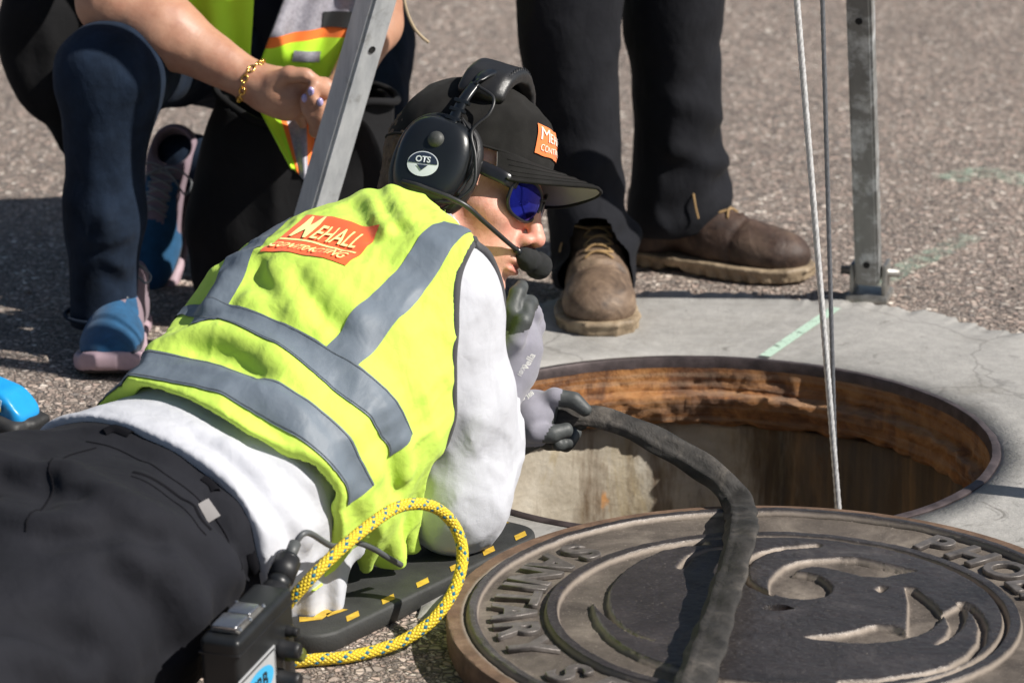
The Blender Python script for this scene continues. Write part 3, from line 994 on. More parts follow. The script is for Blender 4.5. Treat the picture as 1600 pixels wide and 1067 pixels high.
def leg(foot, w_lo, w_hi, split, face=None, apex=None, mat_leg=None):
    foot = np.array(foot, float)
    APEX = np.array(apex if apex is not None else globals()['APEX'], float)
    ax = unit(APEX - foot)
    out = unit(np.array([foot[0] - APEX[0], foot[1] - APEX[1], 0]))
    if face is not None: out = unit(np.array(face, float))
    sx = unit(np.cross(ax, out)); sy = np.cross(ax, sx)
    L = np.linalg.norm(APEX - foot)
    lo = foot + ax * 0.035
    M_LEG = mat_leg or M_ALU
    def beam(a, b, w, name):
        bm = box_bm(0, 0, 0, w, w, np.linalg.norm(b - a))
        bmesh.ops.bevel(bm, geom=[e for e in bm.edges], offset=0.004, segments=2, affect='EDGES')
        M = frame_matrix((a + b) / 2, sx, sy, ax)
        bmesh.ops.transform(bm, matrix=M, verts=bm.verts)
        o = bm_obj(name, bm, M_LEG, tripod); shade_auto(o); return o
    beam(lo, foot + ax * (split + 0.12), w_lo, 'lower_leg')
    up = beam(foot + ax * split, APEX - ax * 0.06, w_hi, 'upper_leg')
    # adjusting holes: short dark bores set in the face toward the hole and its sides
    def bore(p, nrm, r):
        M = frame_matrix(p, unit(np.cross(nrm, ax)), ax, nrm)
        lathe('adjusting_hole', [(0.0, 0.0004), (r * 0.82, 0.0004), (r * 0.86, 0.0012), (r, 0.0012), (r * 1.02, 0.0)], M_BLACKHOLE, up, M, 20)
    faces = [(sx, 1), (sx, -1), (sy, 1), (sy, -1)]
    view = unit(CAM_LOC - foot)
    fx = max(faces, key=lambda t: (t[0] * t[1]) @ view)
    nrm = fx[0] * fx[1]
    s = 0.075
    while s < L - 0.2:
        w = w_lo if s < split else w_hi
        if abs(s - split) > 0.02: bore(foot + ax * s + nrm * (w / 2), nrm, 0.0052)
        s += 0.42
    # hinged shoe: base plate, two cheeks, pin and nut
    zax = V3(0, 0, 1); yo = out; xo = np.cross(yo, zax)
    Mf = frame_matrix(V3(foot[0], foot[1], 0), xo, yo, zax)
    sh = box_obj('foot', (0, 0, 0.007), (0.062, 0.07, 0.012), M_STEEL, tripod, Mf, 0.003)
    for sgn in (-1, 1):
        box_obj('foot_cheek', (sgn * (w_lo / 2 + 0.006), 0, 0.034), (0.007, 0.05, 0.05), M_STEEL, sh, Mf, 0.003)
    tube('foot_pin', [foot + zax * 0.043 - xo * 0.044, foot + zax * 0.043 + xo * 0.044], 0.007, M_STEEL, sh, 10)
leg((0.282, 0.725, 0.0), 0.036, 0.043, 1.05, mat_leg=M_ALU_SHADED)
leg((-0.594, 0.43, 0.0), 0.041, 0.041, 0.9, (-0.62, 0.78, 0), (-0.030, 0.03, 1.9))
leg((0.75, -0.37, 0.0), 0.036, 0.043, 1.05)
lathe('head_plate', [(0.0, 0.05), (0.09, 0.05), (0.10, 0.04), (0.10, -0.03), (0.085, -0.05), (0.0, -0.05)], M_ALU, tripod, Matrix.Translation(Vector(APEX + V3(0, 0, 0.03))), 24)
for sx_ in (-0.14, -0.04):
    lathe('pulley', [(0.0, 0.012), (0.03, 0.012), (0.034, 0.009), (0.028, 0.0), (0.034, -0.009), (0.03, -0.012), (0.0, -0.012)], M_STEEL, tripod,
          frame_matrix(APEX + V3(sx_ + 0.034 - 0.0, -0.03, -0.05), Vector((1, 0, 0)), Vector((0, 0, 1)), Vector((0, -1, 0))), 24)

# wire ropes: three-lobed strands that turn along their length
def wire(name, a, b, r, m, label, turns):
    a = np.array(a, float); b = np.array(b, float)
    L = np.linalg.norm(b - a)
    prof = lambda ang, s: ((1 + 0.16 * math.cos(6 * (ang - s * turns))) * math.cos(ang), (1 + 0.16 * math.cos(6 * (ang - s * turns))) * math.sin(ang))
    P = a + np.linspace(0, 1, 5)[:, None] * (b - a)
    o = tube(name, list(P), r, m, None, 18, step=0.0032, prof=prof)
    tag(o, label, 'cable'); return o
M_WIRE = simple('bright_wire', (0.66, 0.66, 0.66), 0.42, 0.4, var=0.25, vscale=200)
M_WIRE2 = simple('dark_wire', (0.20, 0.21, 0.23), 0.42, 0.6, var=0.25, vscale=200)
wb0 = at(1313, 830, 0.0)
wire('winch_cable', wb0 + (wb0 - at(1245, 0, 0.0)) * 0.6, at(1245, 0, 0.0) + (at(1245, 0, 0.0) - wb0) * 1.95, 0.0037, M_WIRE, 'bright twisted wire cable running down into the manhole, left one of the pair', 90)
wb1 = at(1308, 830, 0.012)
wire('winch_cable', wb1 + (wb1 - at(1285, 0, 0.012)) * 0.6, at(1285, 0, 0.012) + (at(1285, 0, 0.012) - wb1) * 1.95, 0.0027, M_WIRE2, 'darker thin wire cable running down into the manhole, right one of the pair', 90)

# loose tan cord end hanging by the left tripod leg
cord = tube('cord', [at(606, -420, 0.40), at(612, -200, 0.40), at(628, -30, 0.40), at(634, 12, 0.40), at(646, 42, 0.40), at(659, 58, 0.40), at(670, 67, 0.40)], 0.0022, simple('tan_cord', (0.36, 0.28, 0.18), 0.8, bmp=0.3), None, 8)
tag(cord, 'thin tan cord end hanging down beside the left tripod leg', 'cord')
tube('cord_tie', [at(606, -420, 0.40), at(590, -500, 0.41), V3(-0.338, 0.468, 0.75)], 0.0022, bpy.data.materials['tan_cord'], cord, 8)

# ------------------------------------------------------------------ flat black hose from the man's hand over the lid
def hose_mat():
    m, nt, b = nodes_of('dusty_hose_fabric')
    vec = coord(nt)
    f = noise(nt, vec, 20, 6, 0.7, 0.5)
    c = ramp(nt, f, [(0.35, (0.020, 0.019, 0.018)), (0.55, (0.045, 0.041, 0.037)), (0.75, (0.12, 0.105, 0.09))])
    nt.links.new(c, b.inputs['Base Color'])
    b.inputs['Roughness'].default_value = 0.72
    b.inputs['Specular IOR Level'].default_value = 0.35
    p = bump(nt, b, noise(nt, vec, 700, 2, 0.5), 0.35, 0.0006)
    bump(nt, b, noise(nt, vec, 55, 4, 0.6, 0.6), 0.55, 0.005, p)
    return m
M_HOSE = hose_mat()
hp = [at(842, 668, -0.268), at(868, 655, -0.270), at(925, 650, -0.272), at(985, 668, -0.285), at(1045, 698, -0.30), at(1095, 728, -0.32), at(1132, 757, -0.345), at(1155, 792, -0.385),
      gz(1157, 838, 0.082), gz(1145, 885, 0.074), gz(1128, 940, 0.069), gz(1108, 1000, 0.066), gz(1088, 1060, 0.064), gz(1066, 1130, 0.062), gz(1040, 1220, 0.055), gz(1010, 1330, 0.02), gz(960, 1450, 0.016)]
def hose_prof(a, s):
    w = 1.0 + 0.05 * math.sin(s * 95) + 0.04 * math.sin(s * 41 + 1)
    fl = 0.42 if s < 0.30 else 0.42 - 0.08 * min(1, (s - 0.30) / 0.05)
    tw = 0.9 if s < 0.2 else 0.9 - 0.75 * min(1, max(0, (s - 0.22) / 0.12))
    if s > 0.36: tw = 0.15 + 0.25 * math.sin((s - 0.36) * 7)
    x, y = fl * math.cos(a) * (1 + 0.16 * math.sin(s * 60 + a * 2) + 0.12 * math.sin(s * 133 + a * 3)) + 0.16 * math.exp(-((math.sin(a) - 0.45) / 0.16) ** 2) * (1 if math.cos(a) > 0 else -0.2), w * math.sin(a)
    return x * math.cos(tw) - y * math.sin(tw), x * math.sin(tw) + y * math.cos(tw)
hose = tube('hose', hp, [0.0125, 0.0150, 0.0175, 0.0190, 0.0200, 0.0205, 0.021, 0.0215, 0.0215, 0.021, 0.0205, 0.0205, 0.0205], M_HOSE, None, 28, step=0.004, prof=hose_prof, up=(0, 0, 1))
tag(hose, 'flat black fabric hose held over the hole and laid across the lid', 'hose')

# ------------------------------------------------------------------ foam mat under the elbow
MT = 0.023
c0 = gz(508, 935, MT); c1 = gz(560, 952, MT); c2 = gz(832, 822, MT)
dirx = unit(np.array([c2[0] - c1[0], c2[1] - c1[1], 0])); diry = np.array([-dirx[1], dirx[0], 0])
mat_w, mat_d, mr = 0.435, 0.30, 0.04
org = gz(498, 1000, MT) ; org[2] = 0
def mat_outline(inset=0.0):
    pts = []
    for (cx, cy, a0) in ((mat_w - mr, mr, -90), (mat_w - mr, mat_d - mr, 0), (mr, mat_d - mr, 90), (mr, mr, 180)):
        for k in range(9):
            a = math.radians(a0 + k * 11.25)
            pts.append((cx + (mr - inset) * math.cos(a), cy + (mr - inset) * math.sin(a)))
    return pts
def mat_xyz(x, y, z): return org + dirx * x + diry * y + np.array([0, 0, z])
vv, ff = [], []
rings = [(0.003, 0.0), (0.0, 0.003), (0.0, MT - 0.004), (0.0012, MT - 0.0012), (0.004, MT)]
npt = len(mat_outline())
for ins, z in rings:
    for x, y in mat_outline(ins): vv.append(mat_xyz(x, y, z))
for j in range(len(rings) - 1):
    for i in range(npt): ff.append((j * npt + i, j * npt + (i + 1) % npt, (j + 1) * npt + (i + 1) % npt, (j + 1) * npt + i))
ff.append(tuple((len(rings) - 1) * npt + i for i in range(npt)))
M_FOAM = simple('black_foam', (0.030, 0.031, 0.030), 0.62, var=0.35, vscale=25, bmp=0.5, bscale=400, bdist=0.0012)
kmat = empty('kneeling_mat', org)
tag(kmat, "black foam kneeling mat with yellow marks under the man's elbow", 'mat')
fo = from_arrays('foam', vv, ff, M_FOAM, kmat); shade_auto(fo, 50)
M_YEL = simple('worn_yellow_print', (0.56, 0.36, 0.035), 0.7, var=0.35, vscale=90)
def mat_patch(pts, name='hazard_stripe'):
    v = [mat_xyz(x, y, MT + 0.0007) for x, y in pts]
    from_arrays(name, v, [tuple(range(len(v)))], M_YEL, kmat, smooth=False)
for i in range(6):
    x = 0.060 + i * 0.064
    mat_patch([(x, 0.008), (x + 0.022, 0.008), (x + 0.034, 0.019), (x + 0.012, 0.019)])
for i in range(5):
    y = 0.05 + i * 0.045
    mat_patch([(mat_w - 0.008, y), (mat_w - 0.008, y + 0.022), (mat_w - 0.02, y + 0.034), (mat_w - 0.02, y + 0.012)])
    mat_patch([(0.008, y + 0.012), (0.008, y + 0.034), (0.02, y + 0.022), (0.02, y)])
for pts in ([(0.03, 0.05), (0.05, 0.035), (0.075, 0.04), (0.08, 0.055), (0.07, 0.06), (0.066, 0.05), (0.05, 0.047), (0.042, 0.06)],
            [(0.035, 0.068), (0.06, 0.062), (0.085, 0.072), (0.08, 0.08), (0.06, 0.072), (0.045, 0.078)], [(0.06, 0.035), (0.09, 0.03), (0.088, 0.037), (0.066, 0.042)]):
    mat_patch(pts, 'printed_logo')
# ================================================================== THE MAN LYING BY THE HOLE
M_HIVIS = cloth('fluorescent_yellow_fabric', (0.56, 0.78, 0.11), 0.75, 0.09, 800, 0.3, 10, 0.55, 0.05, 0.15)
M_TAPE = cloth('grey_reflective_tape', (0.135, 0.165, 0.20), 0.55, 0.10, 1200, 0.12, 12, 0.35, 0.0, 0.45)
M_STITCH = cloth('grey_stitching', (0.075, 0.09, 0.105), 0.8, 0.4, 900, 0.3, 400)
M_BIND = cloth('dark_grey_binding', (0.055, 0.055, 0.06), 0.8, 0.1)
M_SHIRT = cloth('heather_white_knit', (0.50, 0.51, 0.55), 0.9, 0.05, 1100, 0.5, 40, 0.45, 0.1)
M_PANTS = cloth('charcoal_twill', (0.0135, 0.014, 0.018), 0.8, 0.2, 1000, 0.35, 9, 0.45, 0.02, 0.10)
M_ORANGE = cloth('printed_orange', (0.82, 0.115, 0.02), 0.7, 0.05)
M_PRINTY = cloth('printed_pale_yellow', (0.85, 0.95, 0.35), 0.7, 0.03)

def skin_mat(name, base, red):
    m, nt, b = nodes_of(name)
    vec = coord(nt)
    f = noise(nt, vec, 28, 6, 0.65)
    c = ramp(nt, f, [(0.3, red), (0.55, base), (0.75, tuple(min(1, x * 1.12) for x in base))])
    sp = voro(nt, vec, 420)
    c = mixc(nt, ramp(nt, sp, [(0.12, (0.35, 0.35, 0.35)), (0.3, (0, 0, 0))]), c, tuple(x * 0.62 for x in red))
    nt.links.new(c, b.inputs['Base Color'])
    b.inputs['Roughness'].default_value = 0.48
    b.inputs['Subsurface Weight'].default_value = 0.12
    b.inputs['Subsurface Radius'].default_value = (0.012, 0.005, 0.003)
    b.inputs['Subsurface Scale'].default_value = 0.5
    p = bump(nt, b, noise(nt, vec, 650, 3, 0.6), 0.3, 0.0006)
    bump(nt, b, noise(nt, vec, 90, 3, 0.6), 0.25, 0.002, p)
    return m
M_SKIN = skin_mat('sunburnt_skin', (0.62, 0.33, 0.24), (0.52, 0.20, 0.13))

man = empty('person', (-0.55, -0.55, 0))
tag(man, 'man in yellow safety vest and black cap lying on his stomach by the manhole', 'person')

# spine sections: centre, half width, half depth, direction of his right side
TORSO = Loft([(-0.775, -0.90, 0.09), (-0.715, -0.80, 0.108), (-0.595, -0.645, 0.150), (-0.508, -0.530, 0.212), (-0.450, -0.430, 0.268), (-0.415, -0.360, 0.308), (-0.385, -0.300, 0.340)],
             [0.150, 0.158, 0.143, 0.146, 0.155, 0.140, 0.075], [0.10, 0.108, 0.098, 0.106, 0.110, 0.085, 0.060],
             [(0.87, -0.5, -0.10), (0.87, -0.5, -0.10), (0.86, -0.5, -0.12), (0.82, -0.55, -0.16), (0.76, -0.62, -0.18), (0.74, -0.65, -0.16), (0.74, -0.65, -0.16)], 3, 2.3)
SH_R = at(694, 470, -0.445); EL_R = at(706, 778, -0.455); WR_R = at(766, 628, -0.36)
SH_L = V3(-0.500, -0.245, 0.285); EL_L = V3(-0.44, -0.10, 0.085); WR_L = at(800, 668, -0.262)
NECK0 = V3(-0.405, -0.292, 0.338)

def body_core(P):
    d = TORSO(P)
    d = smin(d, cone(P, V3(-0.40, -0.35, 0.318), SH_R + V3(0.0, 0.0, 0.004), 0.060, 0.056), 0.05)
    d = smin(d, cone(P, V3(-0.42, -0.34, 0.310), SH_L, 0.060, 0.056), 0.05)
    return d

# ---- trousers
HIP_R = V3(-0.715, -0.895, 0.100); HIP_L = V3(-0.80, -0.775, 0.112)
def pants_core(P, lc=None):
    d = TORSO(P, lc)
    b1 = ellip(P, (-0.690, -0.835, 0.128), I3, (0.105, 0.125, 0.098))
    b2 = ellip(P, (-0.790, -0.765, 0.126), I3, (0.105, 0.125, 0.098))
    d = smin(d, smin(b1, b2, 0.03), 0.05)
    r = chain(P, [HIP_R, V3(-0.86, -1.24, 0.085), V3(-0.98, -1.60, 0.065)], [0.108, 0.078, 0.06], 0.02)
    l = chain(P, [HIP_L, V3(-1.14, -0.90, 0.085), V3(-1.50, -1.08, 0.065)], [0.108, 0.078, 0.06], 0.02)
    return smin(d, smin(r, l, 0.02), 0.05)
PB = lambda P: pants_core(P) - 0.012
def on(fn, pts):
    out = []
    for p in pts:
        q = trace(fn, *p)
        if q is not None: out.append(q)
    return out
def foldset(fn, items):
    L = []
    for pts, w, a in items:
        q = on(fn, pts)
        if len(q) >= 2: L.append((spline(q, 4) if len(q) > 2 else np.array(q), w, a))
    return Folds(L)
PF = foldset(PB, [([(80, 842), (160, 835), (240, 850)], 0.0156, -0.0237), ([(0, 748), (70, 765), (120, 772)], 0.0140, -0.0185), ([(80, 735), (200, 790), (290, 830), (350, 880)], 0.0187, 0.0159),
                  ([(0, 800), (60, 818), (140, 822)], 0.0140, 0.0185), ([(200, 855), (270, 900), (305, 960)], 0.0203, 0.0132), ([(180, 905), (240, 950), (270, 1010)], 0.0172, -0.0132),
                  ([(330, 810), (365, 870), (390, 905)], 0.0125, -0.0159), ([(300, 800), (345, 860), (372, 905)], 0.0125, 0.0159), ([(0, 975), (60, 985), (110, 1010)], 0.0218, -0.0237),
                  ([(0, 1010), (70, 1030), (130, 1060)], 0.0218, 0.0211), ([(60, 700), (75, 740), (72, 790)], 0.0125, -0.0105), ([(130, 950), (170, 1000), (185, 1060)], 0.0218, 0.0159), ([(0, 720), (60, 735), (110, 735)], 0.0140, 0.0159)])
WAISTCUT = TORSO.L[-1] * 0.0
sW = float(TORSO.locate(np.array([V3(-0.628, -0.700, 0.14)]))[0][0])      # where the waistband lies on the spine
def pants(P):
    lc = TORSO.locate(P); S = lc[0]
    d = pants_core(P, lc) - 0.010 - 0.0022 * vnoise(P, 26, 5) - 0.0060 * crease(P, 9, 6, along((0.8, -0.5, -0.3), 2.6)) - 1.3 * PF(P) - 0.0032 * crease(P, 19, 7, along((0.9, -0.3, -0.3), 3.2))
    band = np.exp(-((S - sW + 0.018) / 0.018) ** 2) * 0.003
    d = d - band
    d = smax(d, S - sW, 0.004)
    return smax(d, 0.001 - P[:, 2], 0.004)
trousers = sdf_obj('trousers', pants, (-1.62, -1.72, -0.01), (-0.48, -0.58, 0.30), 0.0048, M_PANTS, man)

# waistband, pocket welt, loops and a small woven label follow the cloth
def surf_bvh(o):
    me = o.data
    n = len(me.vertices); co = np.zeros(n * 3, dtype=np.float32); me.vertices.foreach_get('co', co)
    polys = np.zeros(len(me.loops), dtype=np.int32); me.loops.foreach_get('vertex_index', polys)
    return BVHTree.FromPolygons([tuple(c) for c in co.reshape(-1, 3).tolist()], polys.reshape(-1, 4).tolist())

def cast_px(bvh, px, py):
    d = _fw + np.array([1., 0, 0]) * ((px - 800) / FPX) + _up * ((533.5 - py) / FPX)
    h = bvh.ray_cast(Vector(CAM_LOC), Vector(unit(d)))
    return h[0], h[1]

def ribbon_on(bvh, name, pts, w, off, m, parent, step=0.004):
    """narrow strip laid on a surface along points of that surface"""
    P, s = resample(spline([np.array(p) for p in pts], 8), step)
    T = np.gradient(P, axis=0); T /= np.linalg.norm(T, axis=1)[:, None]
    v = []
    for p, t in zip(P, T):
        loc, nr, _, _ = bvh.find_nearest(Vector(p))
        nr = np.array(nr); sd = unit(np.cross(t, nr))
        for k in (-1, -0.35, 0.35, 1):
            l2, n2, _, _ = bvh.find_nearest(Vector(np.array(loc) + sd * w * k))
            v.append(np.array(l2) + np.array(n2) * (off if abs(k) < 1 else off * 0.25))
    f = [(i * 4 + k, i * 4 + k + 1, i * 4 + k + 5, i * 4 + k + 4) for i in range(len(P) - 1) for k in range(3)]
    o = from_arrays(name, v, np.array(f), m, parent)
    me = o.data
    # make sure it faces outward
    c = np.array(v).mean(0); nn = np.array(me.polygons[len(f) // 2].normal)
    _, nr, _, _ = bvh.find_nearest(Vector(v[len(v) // 2]))
    if nn @ np.array(nr) < 0: me.flip_normals()
    return o
pb = surf_bvh(trousers)
hitp = lambda pts, b: [np.array(cast_px(b, *p)[0]) for p in pts if cast_px(b, *p)[0] is not None]
M_SEAM = cloth('dark_seam', (0.008, 0.008, 0.010), 0.85, 0.1, 900, 0.2, 14, 0.0, 0.0, 0.05)
ribbon_on(pb, 'pocket_welt', hitp([(208, 738), (245, 752), (285, 780), (315, 812), (330, 828)], pb), 0.0022, 0.0016, M_SEAM, trousers)
ribbon_on(pb, 'pocket_stitch', hitp([(205, 744), (240, 760), (278, 788), (308, 820), (322, 836)], pb), 0.0008, 0.001, M_SEAM, trousers)
ribbon_on(pb, 'back_seam', hitp([(150, 700), (100, 716), (80, 745), (70, 790), (40, 830)], pb), 0.0012, 0.0012, M_SEAM, trousers)
ribbon_on(pb, 'waist_seam', hitp([(135, 690), (190, 705), (250, 735), (310, 780), (350, 830), (378, 890)], pb), 0.0010, 0.0010, M_SEAM, trousers)
for lp in ([(163, 676), (180, 670), (205, 680)], [(318, 748), (330, 757), (338, 768)], [(392, 862), (396, 880), (398, 896)]):
    q = hitp(lp, pb)
    if len(q) > 1: ribbon_on(pb, 'belt_loop', q, 0.006, 0.004, M_SEAM, trousers)
q = hitp([(316, 784), (334, 812)], pb)
if len(q) == 2:
    lb = ribbon_on(pb, 'woven_label', [q[0], (q[0] + q[1]) / 2, q[1]], 0.0085, 0.0022, cloth('grey_label', (0.20, 0.19, 0.19), 0.7), trousers)

sH = sW + 0.078                                     # hem of the vest on the spine
# ---- shirt: trunk, sleeves and loose tails
def shirt_core(P):
    d = body_core(P) - 0.006
    return d
SB = lambda P: smin(shirt_core(P), arm_r(P), 0.03)
def arm_r(P):
    up = chain(P, [SH_R, SH_R * 0.5 + EL_R * 0.5 + V3(0.014, 0, 0), EL_R], [0.057, 0.058, 0.050], 0.02)
    fo = chain(P, [EL_R + V3(0.004, 0, 0), EL_R * 0.45 + WR_R * 0.55 + V3(0.006, 0.004, 0), WR_R], [0.047, 0.043, 0.030], 0.02)
    return smin(up, fo, 0.06)
def arm_l(P):
    return smin(cone(P, SH_L, EL_L, 0.060, 0.050), chain(P, [EL_L, EL_L * 0.4 + WR_L * 0.6, WR_L + (EL_L - WR_L) * 0.12], [0.050, 0.046, 0.034], 0.01), 0.03)
AF = foldset(lambda P: smin(SB(P), arm_r(P), 0.02) - 0.002, [([(690, 470), (720, 500), (770, 520)], 0.0117, -0.0068), ([(660, 560), (700, 545), (760, 560)], 0.0130, 0.0068), ([(680, 620), (730, 640), (785, 610)], 0.0117, -0.0068),
     ([(660, 690), (700, 705), (760, 690)], 0.0143, 0.0068), ([(670, 740), (720, 735), (780, 700)], 0.0104, -0.0085), ([(700, 440), (735, 460), (775, 455)], 0.0117, 0.0068), ([(715, 560), (740, 620), (745, 700)], 0.0130, 0.0068), ([(760, 520), (772, 580), (778, 640)], 0.0104, -0.0068)])
TAILF = foldset(lambda P: body_core(P) - 0.012, [([(250, 680), (330, 735), (390, 800), (430, 880)], 0.0130, 0.0091), ([(300, 690), (370, 740), (430, 810), (470, 880)], 0.0130, -0.0078), ([(360, 700), (430, 760), (490, 840)], 0.0130, 0.0091),
     ([(430, 760), (470, 800), (500, 860)], 0.0104, -0.0065), ([(160, 650), (220, 668), (280, 700)], 0.0117, 0.0065), ([(390, 700), (450, 745), (510, 800)], 0.0104, -0.0065)])
sT = sW - 0.014
TA = at(428, 850, -0.705); TB = at(540, 842, -0.60); TC = gz(512, 975, 0.006); TD = gz(462, 978, 0.006)
def shirt(P):
    lc = TORSO.locate(P); S = lc[0]
    fl = 0.006 + 0.018 * np.clip((sW + 0.09 - S) / 0.10, 0, 1)
    under = np.clip((S - sH - 0.02) / 0.03, 0, 1)
    d = body_core(P) - fl * (1 - under) - (TAILF(P) * 1.2 + 0.0035 * crease(P, 16, 22, along((0.6, -0.7, -0.4), 2.5))) * (1 - under)
    d = smax(d, sT - S + 0.012 * vnoise(P, 9, 21), 0.004)
    # tail of the shirt that has slipped down over his side on to the ground
    sd = None
    for t in np.linspace(0, 1, 6):
        c_ = cone(P, TA * (1 - t) + TB * t, TD * (1 - t) + TC * t, 0.020, 0.007)
        sd = c_ if sd is None else smin(sd, c_, 0.012)
    sd = sd + 0.004 * np.cos(((P - TD) @ unit(TC - TD)) * 190)
    d = smin(d, sd - 0.004 * vnoise(P, 30, 31), 0.03)
    a = smin(arm_r(P), arm_l(P), 0.0)
    a = a - 0.3 * AF(P) - 0.0030 * crease(P, 24, 13, along((0.75, 0.1, 0.55), 3.0)) - 0.0018 * crease(P, 40, 14, along((0.5, 0.2, -0.8), 3.0)) - 0.0012 * vnoise(P, 24, 11) - 0.0034 * crease(P, 11, 12, along((0.7, 0.2, 0.6), 2.2))
    d = smin(d, a, 0.03)
    # neckline
    d = smax(d, 0.085 - np.linalg.norm(P - (NECK0 + V3(0.045, 0.05, 0.02)), axis=1), 0.006)
    return smax(d, 0.002 - P[:, 2], 0.004)
shirt_o = sdf_obj('shirt', shirt, (-0.90, -0.86, -0.01), (-0.18, 0.02, 0.44), 0.0042, M_SHIRT, man)

# ---- safety vest
VB = lambda P: body_core(P) - 0.013
VF = foldset(VB, [([(262, 545), (300, 528), (350, 525), (400, 548), (448, 592)], 0.0191, 0.0187), ([(310, 548), (350, 552), (385, 570), (405, 588)], 0.0172, -0.0086),
     ([(430, 560), (480, 605), (530, 665), (580, 736)], 0.0174, 0.0136), ([(470, 590), (520, 640), (570, 700)], 0.0153, -0.0057), ([(370, 628), (420, 640), (470, 680), (520, 760)], 0.0191, 0.0170),
     ([(360, 640), (410, 665), (450, 710)], 0.0172, -0.0064), ([(412, 424), (425, 455), (442, 485)], 0.0153, -0.0057), ([(430, 425), (448, 455), (470, 490)], 0.0156, 0.0119),
     ([(472, 440), (496, 484), (524, 515)], 0.0172, -0.0043), ([(500, 430), (530, 470), (560, 500)], 0.0156, 0.0102), ([(574, 300), (584, 330), (600, 365)], 0.0139, 0.0204), ([(556, 318), (572, 342), (590, 370)], 0.0153, -0.0079),
     ([(608, 300), (622, 330), (640, 350)], 0.0139, 0.0119), ([(592, 300), (606, 330), (622, 360)], 0.0133, -0.0057), ([(230, 600), (290, 612), (340, 625)], 0.0156, 0.0102), ([(330, 480), (350, 450), (380, 420)], 0.0156, 0.0102),
     ([(628, 690), (632, 740), (640, 790)], 0.0121, 0.0153), ([(612, 720), (616, 770), (622, 810)], 0.0114, -0.0064), ([(590, 560), (620, 600), (645, 640)], 0.0172, -0.0036), ([(560, 770), (580, 810), (600, 850)], 0.0139, 0.0136),
     ([(390, 470), (440, 480), (500, 520)], 0.0139, 0.0068), ([(200, 628), (300, 640), (400, 690), (470, 760), (520, 820)], 0.0139, 0.0085)])
ARM_AX = [at(803, 438, -0.47), at(715, 545, -0.475), at(716, 800, -0.46)]
FLAP = [(at(600, 745, -0.555), gz(598, 868, 0.045), 0.032, 0.016), (at(625, 760, -0.53), gz(636, 850, 0.045), 0.026, 0.014), (at(572, 790, -0.59), gz(572, 885, 0.040), 0.026, 0.010), (at(590, 800, -0.58), gz(622, 878, 0.038), 0.024, 0.012)]
def vest_outer(P, lc=None):
    lc = lc if lc is not None else TORSO.locate(P)
    S = lc[0]
    loose = 0.016 + 0.005 * np.clip((sH + 0.14 - S) / 0.14, 0, 1)
    d = smin(TORSO(P, lc), smin(cone(P, V3(-0.40, -0.35, 0.318), SH_R + V3(0.0, 0.0, 0.004), 0.060, 0.056), cone(P, V3(-0.42, -0.34, 0.310), SH_L, 0.060, 0.056), 0.02), 0.05)
    d = d - loose - 1.2 * VF(P) - 0.002 * vnoise(P, 22, 41) - 0.0085 * crease(P, 9, 42, along((0.55, -0.75, -0.35), 2.8)) + 0.004 - 0.0030 * crease(P, 21, 45, along((0.7, -0.6, -0.4), 3.2)) - 0.0014 * crease(P, 44, 46, along((0.3, 0.8, 0.4), 3.0))
    # front panel hanging off his side on to the mat
    fl = None
    for a_, b_, r0, r1 in FLAP:
        c_ = cone(P, a_, b_, r0, r1); fl = c_ if fl is None else smin(fl, c_, 0.014)
    d = smin(d, fl - 0.006 * crease(P, 26, 43, along((0.1, -0.2, 1.0), 2.0)) + 0.002, 0.028)
    return d
def vest_cut(P, S, X):
    """negative inside the vest's outline"""
    arm = 0.062 - seg_dist(P, ARM_AX)
    armL = 0.070 - seg_dist(P, [SH_L + V3(-0.04, 0.02, 0.10), EL_L])
    neck = 0.090 - np.linalg.norm(P - (NECK0 + V3(0.055, 0.055, 0.015)), axis=1)
    hem = sH - S + 0.010 * vnoise(P, 8, 44) + 0.42 * np.clip(X - 0.075, 0, 0.12) * (P[:, 2] > 0.06)
    side = P[:, 2] * 0 - 1
    return np.maximum.reduce([arm, armL, neck, hem])
def vest(P):
    lc = TORSO.locate(P)
    o = vest_outer(P, lc)
    d = np.maximum(o, -(o + 0.016))
    d = smax(d, vest_cut(P, lc[0], lc[1]), 0.004)
    return smax(d, 0.030 - P[:, 2], 0.003)
vest_o = sdf_obj('safety_vest', vest, (-0.86, -0.80, 0.0), (-0.22, -0.10, 0.46), 0.0032, M_HIVIS, man)
vb = surf_bvh(vest_o)

class SpineFrame:
    """lays strips and print on the back: s along the spine, x to his right"""
    def at(self, s, x, bvh, off):
        i = np.interp(s, TORSO.L, np.arange(len(TORSO.L)))
        g = lambda A: np.array([np.interp(i, np.arange(len(TORSO.L)), A[:, k]) for k in range(3)])
        c, r, u = g(TORSO.c), unit(g(TORSO.s)), unit(g(TORSO.u))
        if u[2] < 0: u = -u
        return c, r, u
SF = SpineFrame()
def back_point(s, x, off, bvh=None):
    c, r, u = SF.at(s, x, None, 0)
    bvh = bvh or vb
    if abs(x) < 0.10:
        o = c + r * x + u * 0.35; d = -u
    else:
        # wrap round the flank
        a = (abs(x) - 0.10) / 0.13
        dirv = unit(r * math.copysign(math.sin(min(a, 1.9)), x) + u * math.cos(min(a, 1.9)))
        o = c + r * math.copysign(0.10, x) + dirv * 0.35; d = -dirv
    h = bvh.ray_cast(Vector(o), Vector(d))
    if h[0] is None or h[3] > 0.48: return None
    return np.array(h[0]) + np.array(h[1]) * off

